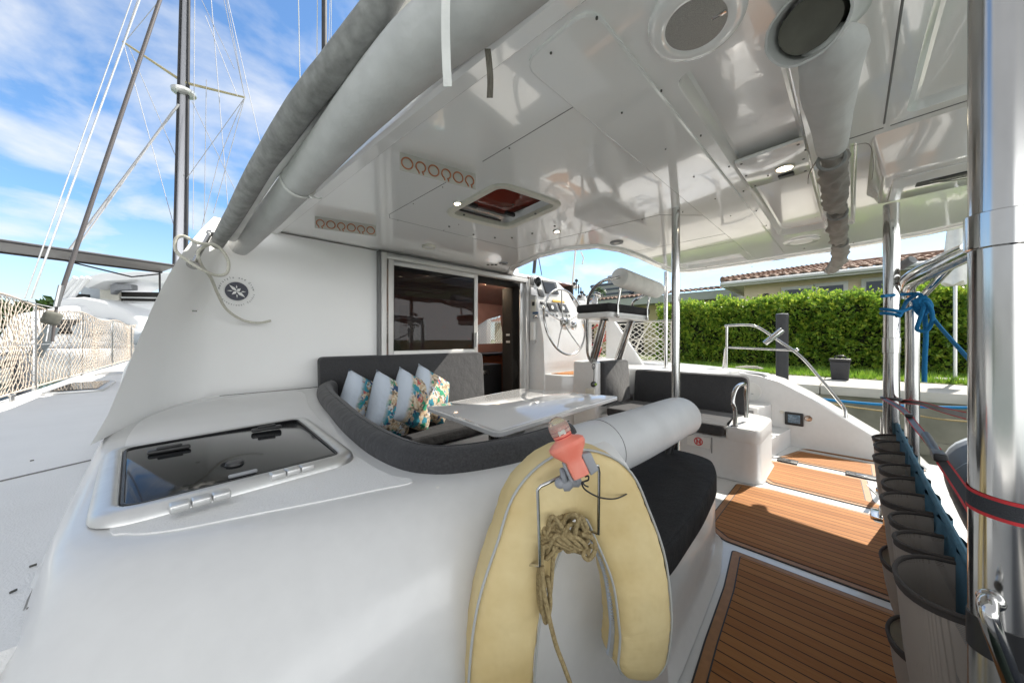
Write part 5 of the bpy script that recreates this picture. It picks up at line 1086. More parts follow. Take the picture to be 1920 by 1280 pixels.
# ================================================================ horseshoe buoy
def bw(l, dp, z): # lateral (camera right), depth in view direction, height -> world
    return Vector((S_ * dp + C_ * l, C_ * dp - S_ * l, z))
bl, br = bw(-.100, .735, 0), bw(.374, .865, 0); BX = (br - bl); BWd = BX.length; BXn = BX.normalized(); BN = Vector((0, 0, 1)).cross(BXn) * -1
if BN.dot(Vector((0, 0, 0)) - bl) < 0: BN = -BN           # towards the aft side / camera
BC = (bl + br) / 2; ztop, zlow = .985, .44
def bp(s, z, t=0): return BC + BXn * s + Vector((0, 0, z)) + BN * t
HB = thing('horseshoe_lifebuoy', 'aged yellow horseshoe lifebuoy hanging on the aft face of the coaming', 'lifebuoy', tuple(bp(0, .36)))
wl_ = .142; hw = BWd / 2 - wl_ / 2
cen = [(-hw + .05, .26), (-hw + .018, .34), (-hw, .45), (-hw + .003, .56), (-hw + .02, .68), (-hw + .062, .80), (-hw * .45, .885), (-.01, .925), (hw * .42, .895), (hw - .055, .81), (hw - .012, .70), (hw + .006, .58), (hw + .006, .53), (hw - .002, .475), (hw - .015, .435)]
cp = spline([bp(s, z) for s, z in cen], 7); m = len(cp); loops = []; edgesA = []; edgesB = []; edgesC = []
for i, p in enumerate(cp):
    t = (cp[min(i + 1, m - 1)] - cp[max(i - 1, 0)]).normalized(); sd = t.cross(BN).normalized()     # across the leg, in the plane
    f = 1.0; k = i / (m - 1)
    e = min(1, (min(i, m - 1 - i) + .5) / 9.0); f = math.sqrt(max(0, 1 - (1 - e) ** 2)); wd_ = wl_ / 2 * (1 + .10 * math.sin(math.pi * k)) * f; th = .048 * (.6 + .4 * f); lp_ = []
    for j in range(32):
        a = 2 * math.pi * j / 32; ca, sa = math.cos(a), math.sin(a); X = abs(ca) ** .32 * (1 if ca > 0 else -1); Y = abs(sa) ** .5 * (1 if sa > 0 else -1)
        wr = 1 + .035 * noise.noise(Vector((ca * 2, sa * 2, i * .22))) + .012 * math.sin(i * 2.1 + j)
        lp_.append(p + sd * (X * wd_ * wr) + BN * (Y * th * (1 + .12 * (1 - abs(ca))) * wr))
    loops.append(lp_); edgesA.append(p + sd * wd_ * .97 + BN * th * .86); edgesB.append(p - sd * wd_ * .97 + BN * th * .86); edgesC.append(p - sd * wd_ * 1.02 - BN * th * .1)
q = MB(); q.loft(loops); q.build('float_cover', M['buoy'], HB, smooth=60)
q = MB(); q.tube(edgesA[1:-1], .0028, 6); q.tube(edgesB[1:-1], .0028, 6); q.build('piping', M['piping'], HB)
zi = edgesB[int(m * .60):m - 6] if (edgesB[m // 2] - bp(0, .7)).length < (edgesA[m // 2] - bp(0, .7)).length else edgesA[int(m * .60):m - 6]
sgn = -1 if zi is not edgesA and (edgesB[m // 2] - bp(0, .7)).length < (edgesA[m // 2] - bp(0, .7)).length else 1
q = MB(); zp = []
for i in range(int(m * .60), m - 6):
    p = cp[i]; t = (cp[i + 1] - cp[i - 1]).normalized(); sd = t.cross(BN).normalized()
    if (p + sd - bp(0, .6)).length > (p - sd - bp(0, .6)).length: sd = -sd
    zp.append(p + sd * wl_ / 2 * 1.06 + BN * .012)
q.tube(zp, .007, 6); q.build('zip', mat('pale_blue_zip', (.42, .47, .55), .6), HB)
q = MB()
for i in range(len(zp) - 1):
    for k in range(2): p = zp[i].lerp(zp[i + 1], k / 2); q.box(-.004, .004, -.004, .004, -.0012, .0012, M=Matrix.Translation(p + BN * .006))
q.build('zip_teeth', M['piping'], HB)
# wire rack
RK = thing('buoy_bracket', 'bent steel wire bracket holding the yellow horseshoe lifebuoy', 'bracket', tuple(bp(0, .8)))
fo = .075
wa = [atd(1012, 1060, .70), atd(1010, 980, .70), atd(1008, 918, .69), atd(1014, 911, .69), atd(1052, 893, .70), atd(1090, 884, .715), atd(1112, 872, .73), atd(1121, 873, .735), atd(1123, 885, .735), atd(1122, 1000, .74)]
q = MB(); q.tube([wa[0] + Vector((.0, .05, -.02))] + wa + [wa[-1] + Vector((.0, .08, -.01))], .0036, 10); q.build('wire', M['steel'], RK)
# strobe light
ST = thing('strobe_light', 'faded orange upside-down lifebuoy light clipped to the wire bracket', 'light', tuple(atd(1070, 890, .68)))
bs = atd(1090, 893, .655); tpz = atd(1047, 800, .675); ax = (tpz - bs).normalized(); sdv = ax.cross(Vector((S_, C_, 0))).normalized(); fv = sdv.cross(ax).normalized()
LN = (tpz - bs).length
def orect(c, a, b_, r=.3): return [c + sdv * a * (abs(math.cos(t)) ** r * (1 if math.cos(t) > 0 else -1)) + fv * b_ * (abs(math.sin(t)) ** r * (1 if math.sin(t) > 0 else -1)) for t in [2 * math.pi * k / 32 + .0001 for k in range(32)]]
q = MB(); q.loft([orect(bs + ax * LN * f, a, b_, r) for f, a, b_, r in ((0, .010, .010, .4), (.02, .0165, .0155, .35), (.10, .0175, .016, .35), (.26, .0175, .016, .35), (.34, .017, .0165, .4), (.42, .024, .019, .5), (.52, .033, .023, .6), (.60, .0375, .026, .7), (.67, .037, .026, .8), (.72, .030, .023, .9), (.76, .020, .018, 1), (.80, .0165, .0165, 1), (.81, .019, .019, 1), (.84, .019, .019, 1), (.85, .0165, .0165, 1), (.97, .0165, .0165, 1), (.98, .019, .019, 1), (1.0, .019, .019, 1), (1.01, .015, .015, 1))]); q.build('body', M['orange'], ST, smooth=22)
q = MB()
for f, rr0 in ((.795, .0172), (.855, .0175), (.93, .0172)): q.tube([bs + ax * LN * f + (sdv * math.cos(t) + fv * math.sin(t)) * rr0 for t in [2 * math.pi * k / 28 for k in range(28)]], .0012, 5, closed=True)
q.build('neck_ring', M['red'], ST)
q = MB(); lb = bs + ax * LN * .885 - fv * .0165; q.prism([lb - sdv * .008 - ax * .004, lb + sdv * .006 - ax * .004, lb + sdv * .006 + ax * .005, lb - sdv * .008 + ax * .005], (0, 0, 0), -fv * .0015); q.build('label', M['whitep'], ST)
q = MB(); t_ = nodes('clear_aged_dome')[0]; bsd = t_.node_tree.nodes['Principled BSDF']; bsd.inputs['Transmission Weight'].default_value = .8; bsd.inputs['Base Color'].default_value = (.85, .85, .75, 1); bsd.inputs['Roughness'].default_value = .15
q.loft([orect(bs + ax * (LN * .86 + h), r, r, 1) for h, r in ((0, .0205), (.012, .021), (.022, .0195), (.030, .014), (.034, .006))]); q.build('lens_dome', t_, ST, smooth=60)
q = MB(); cc = bs + ax * LN * .14
for sx, w0, w1 in ((-1, .017, .036), (1, .018, .024)):
    q.prism([cc + sdv * sx * w0 - ax * .018 - fv * .013, cc + sdv * sx * w1 - ax * .014 - fv * .013, cc + sdv * sx * w1 + ax * .022 - fv * .013, cc + sdv * sx * w0 + ax * .026 - fv * .013], (0, 0, 0), fv * .026)
q.build('clip', M['greyp'], ST, .003)
q = MB(); c = atd(1057, 893, .675); q.tube(torus_pts(c, .012, (C_, -S_, .2), 20), .006, 8, closed=True); q.lathe([(.014, -.02), (.017, -.01), (.013, 0), (.017, .01), (.012, .02)], c + Vector((.01, -.01, -.008)), (C_, -S_, .4)); q.ball(atd(1050, 905, .67), .011); q.build('clamp_shell', M['greyp'], ST)
q = MB(); q.lathe([(.004, -.016), (.0045, .016)], c + Vector((.004, -.01, 0)), (.1, .1, 1)); q.build('rusty_band', M['tan'], ST)
e0 = atd(1097, 896, .655)
q = MB(); q.tube(spline([e0 + Vector((0, 0, .003)), atd(1103, 892, .65), atd(1103, 899, .65), atd(1096, 902, .652), atd(1091, 905, .652), atd(1098, 918, .66), atd(1125, 932, .69), atd(1155, 934, .74), atd(1182, 922, .80)], 7), .0017, 8); q.tube(spline([atd(1093, 903, .65), atd(1096, 909, .648), atd(1103, 912, .65)]), .0016, 6); q.build('lanyard', M['blackp'], ST)
# throw rope
TR = thing('throwing_line', 'tan throwing line bundled inside the horseshoe lifebuoy', 'rope', tuple(atd(1062, 1000, .72)))
q = MB(); cR = atd(1063, 1000, .745)
def rp_(pts, r=.0048): q.tube(spline(pts, 8), r, 8)
for k in range(13):
    y0 = 985 + k * 5; pts = []
    for j in range(5): pts.append(atd(1018 + j * 22 + random.uniform(-7, 7), 1000 + random.uniform(-32, 34) + (18 if j in (0, 4) else 0), .735 + random.uniform(-.03, .02)))
    rp_(pts)
for k in range(5): rp_([atd(1040 + k * 8, 965, .74), atd(1020 + k * 6, 985, .73), atd(1030 + k * 14, 1010, .715), atd(1060 + k * 10, 1025, .72), atd(1090, 1035 - k * 4, .73)])
rp_([atd(1090, 1000, .72), atd(1112, 1010, .715), atd(1116, 1030, .71), atd(1104, 1048, .71), atd(1094, 1040, .715), atd(1100, 1025, .72)])
rp_([atd(1025, 1010, .72), atd(1012, 1060, .715), atd(1010, 1110, .72), atd(1018, 1150, .72), atd(1030, 1120, .72), atd(1036, 1060, .72), atd(1038, 1020, .72)])
rp_([atd(1018, 1020, .71), atd(1014, 1090, .705), atd(1022, 1165, .71), atd(1032, 1130, .715), atd(1026, 1080, .71)])
rp_([atd(1016, 1060, .70), atd(1022, 1120, .70), atd(1040, 1200, .70), atd(1058, 1250, .70), atd(1080, 1310, .70)])
q.build('coiled_rope', M['rope'], TR, smooth=60)
# ledge recess seen through the horseshoe, belongs to the aft face
b = MB(); b.prism([atd(1000, 1128, .95), atd(1105, 1080, 1.05), atd(1110, 1300, 1.02), atd(1010, 1300, .94)], (0, 0, 0), (.03, .25, 0))
part(b, 'aft_face_ledge', M['gel'], .03, 4)
# cord on the fin
q = MB(); cpz = [atd(342, 452, 1.84), atd(328, 458, 1.83), atd(327, 475, 1.82), atd(345, 487, 1.83), atd(380, 483, 1.85), atd(395, 470, 1.88), atd(385, 455, 1.90), atd(355, 444, 1.88), atd(338, 448, 1.85)]
cpz = [atd(400, 458, 1.90), atd(370, 455, 1.84), atd(345, 443, 1.82), atd(330, 448, 1.80), atd(330, 470, 1.80), atd(350, 488, 1.82), atd(378, 505, 1.86), atd(405, 516, 1.93), atd(425, 512, 1.98), atd(428, 490, 1.99), atd(415, 468, 1.96), atd(395, 458, 1.92), atd(372, 472, 1.88), atd(378, 498, 1.92), atd(395, 520, 2.05), atd(408, 550, 2.16), atd(425, 580, 2.26), atd(455, 600, 2.35), atd(485, 605, 2.42), atd(508, 601, 2.47)]
q.tube(spline(cpz, 8), .0085, 10); tag(q.build('looped_hose', M['ropew'], smooth=60), 'looped pale hose cord hanging from the steel handle above the decal', 'hose')
# ================================================================ helm
def face_y(z): return 2.78 + .24 * max(0, min(1, (z - 1.25) / .85))
HM = thing('helm_station', 'white helm console with instruments and chrome steering wheel', 'helm', (3.8, 2.9, .8))
xz = [(3.362, .002), (3.362, 1.25), (3.362, 2.06), (3.42, 2.13), (3.92, 2.10), (4.14, 1.96), (4.28, 1.70), (4.36, 1.30), (4.36, .002)]
q = MB(); lo1 = [(x, face_y(z), z) for x, z in xz]; lo2 = [(x, 3.6, z) for x, z in xz]; q.loft([lo1, [(x, 3.10, z) for x, z in xz]]); 
q.build('console', M['gel'], HM, .035, 4)
def fpt(px, py, off=0):
    y = 2.9
    for _ in range(6): p = ony(px, py, y); y = face_y(p.z) - off
    return ony(px, py, y)
def fquad(pxs, th, nm, m, bev=.003, off=0):
    ps = [fpt(x, y, off) for x, y in pxs]; nr = Vector((0, -1, .28)).normalized(); q = MB(); q.prism([p - nr * .006 for p in ps], (0, 0, 0), nr * (th + .006)); return q.build(nm, m, HM, bev)
scr = fquad([(1015, 525), (1041, 529), (1047, 552), (1023, 550)], .014, 'chart_plotter', M['blackp'])
q = MB(); ps = [fpt(x, y, .0148) for x, y in [(1018, 528), (1039, 531), (1044, 549), (1025, 547)]]; q.prism(ps, (0, 0, 0), (0, -.0008, 0)); adopt(q.build('screen', mat('plotter_screen', (.03, .035, .045), .08)), scr)
fquad([(994, 519), (999, 520), (1001, 535), (995, 534)], .008, 'instrument', M['blackp']); fquad([(995, 539), (1003, 540), (1006, 555), (995, 553)], .008, 'instrument', M['greyp']); fquad([(1007, 541), (1016, 543), (1021, 557), (1011, 555)], .008, 'instrument', M['blackp'])
for a in ([(1024, 567), (1041, 569), (1047, 585), (1031, 583)], [(1046, 568), (1060, 571), (1067, 586), (1052, 585)]):
    o = fquad(a, .008, 'instrument', M['blackp']); q = MB(); c = sum((fpt(x, y, .009) for x, y in a), Vector()) / 4; q.lathe([(.028, 0), (.028, .002), (0, .003)], c, (0, -1, .2)); adopt(q.build('dial', M['whitep']), o)
fquad([(1013, 565), (1018, 566), (1020, 571), (1014, 570)], .01, 'switch', M['blackp']); fquad([(1015, 576), (1026, 578), (1027, 583), (1018, 582)], .008, 'instrument', M['greyp']); fquad([(1019, 587), (1026, 588), (1028, 594), (1022, 593)], .008, 'instrument', M['blackp'])
fquad([(1036, 562), (1058, 565), (1058, 568), (1036, 566)], .006, 'yellow_cloth', mat('yellow_cloth', (.7, .42, .08), .8))
q = MB()
for px, py in ((1037, 591), (1044, 592), (1062, 592), (1067, 592)): q.lathe([(.018, 0), (.018, .006), (0, .007)], fpt(px, py, 0), (0, -1, .25), n=16)
q.build('gauge', M['blackp'], HM)
cdm = fpt(1009, 528, .02); q = MB(); q.ball(cdm, .055, 18, (.85, .7, 1.25)); q.build('compass', M['dglass'], HM, smooth=60); q = MB(); q.lathe([(.062, -.01), (.06, .02), (.05, .024)], cdm + Vector((0, .02, 0)), (0, -1, .3)); q.build('compass_rim', M['blackp'], HM)
def sidebox(px0, px1, py0, py1, nm, m, th=.02, bev=.005):
    a, b_ = onx(px0, py0, 3.355), onx(px1, py1, 3.355); q = MB(); q.box(3.355 - th, 3.36, min(a.y, b_.y), max(a.y, b_.y), min(a.z, b_.z), max(a.z, b_.z)); return q.build(nm, m, HM, bev)
sidebox(996, 1005, 562, 584, 'engine_switch_panel', M['agedp'], .006, .002); sidebox(999, 1003, 566, 573, 'key_switch', M['blackp'], .02)
sidebox(999, 1009, 585, 588, 'blue_label', mat('blue_label', (.04, .10, .2), .5), .006, .001); sidebox(1000, 1008, 591, 596, 'chrome_latch', M['steel'], .015)
sidebox(998, 1006, 604, 638, 'handheld_shower', M['whitep'], .05, .012)
q = MB(); c = onx(1003, 640, 3.33); q.tube(torus_pts(c, .018, (1, 0, 0), 16), .005, 6, closed=True); q.build('hook', M['steel'], HM)
# steering wheel
wc = ony(1061, 603, 2.45); wr_ = .405; wn = Vector((0, -1, .16)).normalized(); wa_ = Vector((1, 0, 0)); wu = wn.cross(wa_).normalized()
if wu.z < 0: wu = -wu
SW = None
q = MB(); rim = [wc + (wa_ * math.cos(2 * math.pi * k / 64) + wu * math.sin(2 * math.pi * k / 64)) * wr_ for k in range(64)]; q.tube(rim, .0135, 10, closed=True)
for k in range(5):
    a = R(90 + 72 * k); d = wa_ * math.cos(a) + wu * math.sin(a); q.tube([wc - wn * .04 + d * .04, wc - wn * .03 + d * .2, wc + d * wr_], [.009, .008, .007], 8)
q.lathe([(.055, -.05), (.055, -.01), (.04, .005), (.0, .012)], wc, wn, 24); q.build('steering_wheel', M['steel'], HM, smooth=50)
q = MB(); q.lathe([(.05, .03), (.05, .1), (.06, .2), (.07, .24)], wc, (.80, .6, -.1), 24); q.build('wheel_pod', M['gel'], HM, smooth=50)
q = MB(); c = ony(1075, 610, 2.6); q.ball(c, .06, 16, (1, .6, 1)); q.build('chrome_pedestal_cap', M['steel'], HM, smooth=60)
# helm platform, step, locker box beside the bench
q = MB(); q.slab([(3.375, 2.76), (3.39, 2.55), (3.62, 2.24), (5.08, 2.24), (5.08, 3.08), (3.375, 3.08)], .002, .80); q.build('helm_platform', M['gel'], HM, .02)
q = MB(); q.slab(inset([(3.42, 2.77), (3.44, 2.58), (3.66, 2.30), (4.3, 2.30), (4.3, 2.77)], .02), .801, .808); q.build('platform_teak', M['teak'], HM)
q = MB(); q.slab(rpoly([(3.40, 2.06), (4.26, 2.12), (4.26, 2.42), (3.44, 2.42)], .05), .0, .985); LB = q.build('locker_plinth', M['gel'], HM, .025)
q = MB(); q.box(3.385, 3.41, 2.08, 2.2, .60, .68); q.build('latch_box', M['agedp'], HM, .01)
q = MB(); q.prism([onx(1136, 598, 5.0), onx(1148, 598, 5.0), onx(1212, 694, 5.0), onx(1136, 694, 5.0)], (0, 0, 0), (.08, 0, 0)); q.build('side_wing', M['gel'], HM, .015)
q = MB(); q.box(4.20, 4.28, 2.9, 3.4, .8, 1.6); q.box(4.3, 4.98, 3.1, 3.2, .8, 1.58); q.build('side_wing', M['gel'], HM, .015)
q = MB(); p = ony(1110, 655, 2.95); q.box(p.x - .10, p.x + .06, 3.085, 3.099, 1.12, 1.50); q.build('tan_door', M['tan'], HM, .01)
# winch and clutter on the coachroof
WI = thing('sheet_winch', 'chrome self tailing winch on the coachroof behind the helm', 'winch', tuple(ony(1113, 565, 3.0)))
q = MB(); c = ony(1118, 560, 3.0); wx = Vector((.5, -.25, 1)).normalized()
q.lathe([(.075, -.12), (.07, -.08), (.05, -.04), (.047, .0), (.06, .04), (.075, .05), (.075, .06), (.055, .062), (.055, .075), (.075, .078), (.078, .09), (.03, .095), (0, .096)], c, wx, 28); q.build('drum', M['steel'], WI, smooth=50)
q = MB(); q.lathe([(.077, .061), (.077, .075)], c, wx, 28); q.build('self_tailing_jaw', M['blackp'], WI)
q = MB(); c2 = ony(1090, 552, 3.1); q.lathe([(.10, -.3), (.09, -.1), (.06, 0)], c2, (0, 0, 1)); q.box(c2.x - .2, c2.x + .55, 3.0, 3.5, c2.z - .45, c2.z - .12); q.build('winch_base', M['gel'], WI, .03)
q = MB()
for px, py in ((1081, 526), (1077, 532), (1090, 548), (1095, 553), (1087, 556)): q.ball(ony(px, py, 3.05), .028, 10)
for k in range(5): q.tube([ony(1081 + k * 4, 527 + k * 6, 3.05), ony(1080 + k * 5, 545 + k * 6, 3.05)], .01, 6)
q.build('clutch_levers', M['blackp'], WI)
q = MB(); q.tube([ony(1079, 470, 3.3), ony(1073, 535, 3.3)], .016, 8); q.tube([ony(1089, 472, 3.2), ony(1094, 483, 3.2), ony(1092, 495, 3.2)], .012, 8); q.build('windscreen_post', M['agedp'], WI)
q = MB(); q.tube([ony(1004, 480, 3.9), ony(1001, 512, 3.9)], .03, 8); q.tube([ony(1009, 478, 3.9), ony(1016, 516, 3.9)], .008, 6); tag(q.build('boom_strut', M['pile']), 'dark strut and stay seen in the gap above the helm', 'strut')
# ================================================================ helm seat
HS = thing('helm_chair', 'raised helm seat with steel tube frame and white roll backrest', 'seat', (3.6, 2.0, .98))
q = MB(); q.slab(rpoly(rect(3.10, 4.06, 1.72, 2.14), .06), 1.475, 1.535); q.build('seat_base', M['gel'], HS, .012)
o = cush(dense(rpoly(rect(3.09, 4.07, 1.71, 2.14), .06)), 1.536, 1.625, .03, 'seat_cushion', None, 'char2', cat=None); adopt(o, HS); o.name = 'helm_cushion'
q = MB(); q.tube([(3.39, 1.95, 1.475), (3.49, 2.16, 1.0)], .047, 18); q.build('leg', M['steel'], HS); q = MB(); q.tube([(4.0, 1.93, 1.475), (4.02, 2.12, .99)], .047, 18); q.build('leg', M['steel'], HS)
q = MB(); q.tube(spline([(3.10, 1.62, 1.865), ony(1130, 527, 1.72), ony(1110, 545, 1.9), ony(1102, 572, 2.05), ony(1101, 650, 2.1), ony(1105, 672, 2.12), ony(1118, 688, 2.15)], 7), .016, 12); q.build('arm_frame', M['steel'], HS)
q = MB(); q.tube(spline([(3.98, 1.63, 1.82), ony(1195, 560, 1.75), ony(1186, 570, 1.9), ony(1186, 590, 1.95)], 6), .016, 12); q.build('arm_frame', M['steel'], HS)
for xx, z0 in ((3.22, 1.80), (3.93, 1.78)):
    q = MB(); q.tube([(xx, 1.66, z0), (xx, 1.70, 1.60), (xx, 1.70, 1.49)], .014, 10); q.ball((xx, 1.70, 1.49), .02); q.build('back_support', M['steel'], HS)
q = MB(); A, B_ = Vector((3.10, 1.62, 1.868)), Vector((4.0, 1.62, 1.83)); dd = (B_ - A).normalized()
q.tube([A, A + dd * .004, A + dd * .012] + [A.lerp(B_, k / 8) for k in range(1, 8)] + [B_ + dd * .02 * k for k in (0, 1, 1.8, 2.2)], [.086, .091, .093] + [.094] * 7 + [.092, .084, .06, .02], 32); q.build('roll_backrest', M['whitep'] if False else M['vinyl2'] if 'vinyl2' in M else M['canvas'], HS, smooth=50)
# goggles-like key float on the plinth
q = MB(); c = ony(1113, 720, 2.03); q.ball(c, .045, 14, (1.2, .5, .75)); KF = q.build('hanging_mask', M['blackp'], smooth=60); tag(KF, 'small black and green goggle pouch hanging on the helm plinth', 'pouch')
q = MB(); q.ball(c + Vector((.012, -.018, .0)), .026, 12, (1.1, .5, .6)); adopt(q.build('green_lens', mat('lime_lens', (.25, .40, .04), .2), smooth=60), KF)
q = MB(); q.tube(spline([c + Vector((0, 0, .03)), c + Vector((0, -.005, .12)), c + Vector((.0, .0, .2))]), .004, 6); q.tube(torus_pts(c + Vector((0, 0, .2)), .03, (0, 1, 0), 16), .004, 6, closed=True); adopt(q.build('cord', M['blackp']), KF)
# ================================================================ nets
def netting(fn, nu, nv, r, jit, nm, lab, m='net', knots=True):
    q = MB(); P_ = {}
    for i in range(nu + 1):
        for j in range(nv + 1):
            if (i + j) % 2 == 0: P_[i, j] = fn(i / nu, j / nv) + Vector((random.gauss(0, jit), random.gauss(0, jit), random.gauss(0, jit)))
    for (i, j), p in P_.items():
        for dj in (1, -1):
            w = P_.get((i + 1, j + dj))
            if w: mid = (p + w) / 2 + Vector((random.gauss(0, jit * .4),) * 3); q.tube([p, mid, w], r, 4, False)
    return q
def pn(u, v):
    y = 4.3 + 8.5 * u ** 1.1; z = .79 + .80 * v + .03 * math.sin(u * 20) * v; return Vector((dk(y) + .03 + .06 * math.sin(v * math.pi) * math.sin(u * 17 + 1), y, z))
q = netting(pn, 150, 18, .0032, .003, 'x', 'x')
pn_o = q.build('lifeline_netting', M['net']); tag(pn_o, 'tan diamond netting laced along the port side deck lifelines', 'netting')
q = MB(); q.tube([pn(k / 40, 1) for k in range(41)], .008, 6); q.tube([pn(k / 40, 0) for k in range(41)], .008, 6); q.tube([pn(0, k / 8) for k in range(9)], .009, 6); adopt(q.build('border_rope', M['net']), pn_o)
def sn(u, v): y = 1.95 + 2.5 * u; return Vector((5.38 + .02 * math.sin(u * 9), y, .90 + .62 * v + .012 * math.sin(u * 15)))
q = netting(sn, 44, 16, .0055, .008, 'x', 'x'); sno = q.build('lifeline_netting', mat('white_net_cord', (.68, .66, .60), .9)); tag(sno, 'white knotted netting on the starboard lifelines behind the bench', 'netting')
q = MB(); q.tube([sn(k / 20, 1) for k in range(21)], .009, 6); q.tube([sn(k / 20, .55) for k in range(21)], .008, 6); q.tube([sn(k / 20, 0) for k in range(21)], .009, 6); q.tube([sn(0, k / 8) for k in range(9)], .011, 6)
q.tube(spline([sn(.12, 1) + Vector((-.03, 0, 0)), sn(.2, .5) + Vector((-.05, 0, 0)), sn(.25, 0)]), .012, 6); adopt(q.build('border_rope', mat('white_border_rope', (.64, .62, .56), .9)), sno)
q = MB()
for k in range(4): q.tube(spline([sn(.45 + .02 * k, .98) + Vector((-.03, 0, 0)), sn(.5 - .03 * k, .6) + Vector((-.05, 0, 0)), sn(.47 + .05 * k, .3) + Vector((-.05, 0, 0)), sn(.5, .02) + Vector((-.03, 0, 0))]), .010, 6)
for k in range(5): q.tube(spline([sn(.72, .62) + Vector((-.04, 0, 0)), sn(.8 + .01 * k, .45) + Vector((-.06, 0, 0)), sn(.86 - .02 * k, .2) + Vector((-.06, 0, 0)), sn(.75, .05) + Vector((-.04, 0, 0))]), .012, 6)
q.tube(spline([sn(.5, .95) + Vector((-.04, 0, 0)), sn(.65, .7) + Vector((-.04, 0, 0)), sn(.8, .5) + Vector((-.04, 0, 0))]), .01, 6)
tag(q.build('red_lashing', M['red']), 'red rope lashing tied into the white starboard netting', 'rope')
# ================================================================ pocket organiser
OG = thing('pocket_organiser', 'teal panel with a long row of brown mesh pockets between the stern posts', 'organiser', (2.2, -.2, .3))
q = MB(); n = 60; 
def ty(x, z): return -.205 + .010 * math.sin(x * 23) * (1 - z) + .006 * math.sin(x * 51 + 1)
q.loft([[(1.0 + 2.32 * i / n, ty(1.0 + 2.32 * i / n, zz) - .0 * zz, .70 - .42 * zz - .02 * math.sin(i / n * math.pi)) for i in range(n + 1)] for zz in (0, .03, .3, .6, 1)], False, False, closed=False)
q.loft([[(1.0 + 2.32 * i / n, -.215 + (.012 * math.sin(i / n * 73)), .70 - .42 * zz - .02 * math.sin(i / n * math.pi)) for i in range(n + 1)] for zz in (0, .03, .3, .6, 1)], False, False, closed=False)
q.build('backing_panel', M['teal'], OG, smooth=60)
q = MB(); q.tube([(1.0 + 2.32 * i / n, -.209, .70 - .02 * math.sin(i / n * math.pi)) for i in range(n + 1)], .009, 8); q.build('top_hem', M['teal'], OG)
def pocket(x0, x1, zt, h, bulge, y0=-.198):
    q = MB(); loops = []; K = 16
    for f, zz in ((1.0, 0), (.96, .15), (.88, .45), (.74, .8), (.6, 1.0)):
        cx = (x0 + x1) / 2; w_ = (x1 - x0) / 2 * (.72 + .28 * f) * (1 if zz < 1 else .96); loops.append([(cx - w_ * math.cos(math.pi * k / K), y0 + bulge * f * math.sin(math.pi * k / K) ** .7 if 0 < k < K else y0, zt - h * zz + .012 * math.sin(math.pi * k / K) * -1) for k in range(K + 1)])
    q.loft(loops, False, True, closed=False); po = q.build('pocket', M['mesh'], OG, smooth=60)
    q = MB(); q.tube([Vector(p) for p in loops[0]], .0055, 8); q.loft([[(Vector(p) + Vector((0, .002, .002))) for p in loops[0]], [(Vector(p) + Vector((0, .002, -.018))) for p in loops[0]]], False, False, closed=False); adopt(q.build('rim_tape', mat('brown_tape', (.07, .055, .045), .85) if 'tape' not in M else M['tape']), po)
M['tape'] = mat('brown_black_tape', (.06, .05, .045), .85)
xs = [1.21, 1.50, 1.66, 1.84, 2.04, 2.26, 2.48, 2.72, 3.0, 3.22]
for k in range(len(xs) - 1):
    pocket(xs[k] + .006, xs[k + 1] - .006, .645 - (.0 if k else 0.0) + .004 * (k % 2), .40 if k < 1 else .36, .105 + .012 * (k % 3 == 0))
pocket(1.52, 1.78, .31, .26, .115); pocket(2.02, 2.3, .33, .24, .11)
# strap round the near post and along the organiser
SP = thing('ratchet_strap', 'black webbing strap with red edges looped round the nearest post', 'strap', (.87, -.16, .8))
zs = EYE - (945 - 636) / 630 * .49
def band(mb, mbr, pts, w_, upv=None):
    P_ = [Vector(p) for p in pts]; n2 = len(P_); ups = []
    for i, p in enumerate(P_): u_ = Vector(upv[i]) if upv else Vector((0, 0, 1)); ups.append(u_.normalized())
    def lay(a, b_, off): 
        return None
    for a, b_, M_ in ((-.5, -.34, mbr), (-.34, .34, mb), (.34, .5, mbr)):
        M_.loft([[P_[i] + ups[i] * w_ * a, P_[i] + ups[i] * w_ * b_] for i in range(n2)], False, False, closed=False)
q, qr = MB(), MB(); arc = [(.866 + .0325 * math.cos(R(a)), -.157 + .0325 * math.sin(R(a)), zs + .004 * math.cos(R(a))) for a in range(-60, 171, 12)]
arc = [(.866 + .0325 * math.cos(R(a)), -.157 + .0325 * math.sin(R(a)), zs - (a - 100) * .00006) for a in range(250, 40, -10)]
far = [onx(1812, 925, .93) * 0 + Vector((.895, -.145, zs + .005))] ; ln = [Vector(arc[-1]), Vector((1.1, -.20, .80)), Vector((1.5, -.235, .785)), Vector((2.0, -.235, .80))]
arc = arc[:-1] + [Vector(arc[-1])]; ln2 = spline(ln, 5); upv = [(0, 0, 1)] * len(arc) + [Vector((0, 0, 1)).lerp(Vector((0, -.9, .44)), min(1, k / 4)) for k in range(1, len(ln2))]
band(q, qr, [Vector(p) for p in arc] + ln2[1:], .032, upv); q.build('webbing', mat('black_webbing', (.028, .030, .034), .8, bump=.4, bscale=500), SP, smooth=60); qr.build('red_edge', M['red'], SP, smooth=60)
q = MB(); q.tube(spline([(2.0, -.235, .80), (2.15, -.235, .81), (2.35, -.23, .83)]), .016, 8); q.box(2.0, 2.09, -.25, -.215, .795, .825); q.build('ratchet', M['blackp'], SP, .012)
q, qr = MB(), MB(); ln = spline([(2.1, -.235, .815), (2.6, -.225, .82), (3.0, -.21, .84), (3.30, -.15, .86)], 5); band(q, qr, ln, .028, [(0, -.9, .44)] * len(ln)); q.build('webbing', M['blackp'], SP); qr.build('red_edge', M['red'], SP)
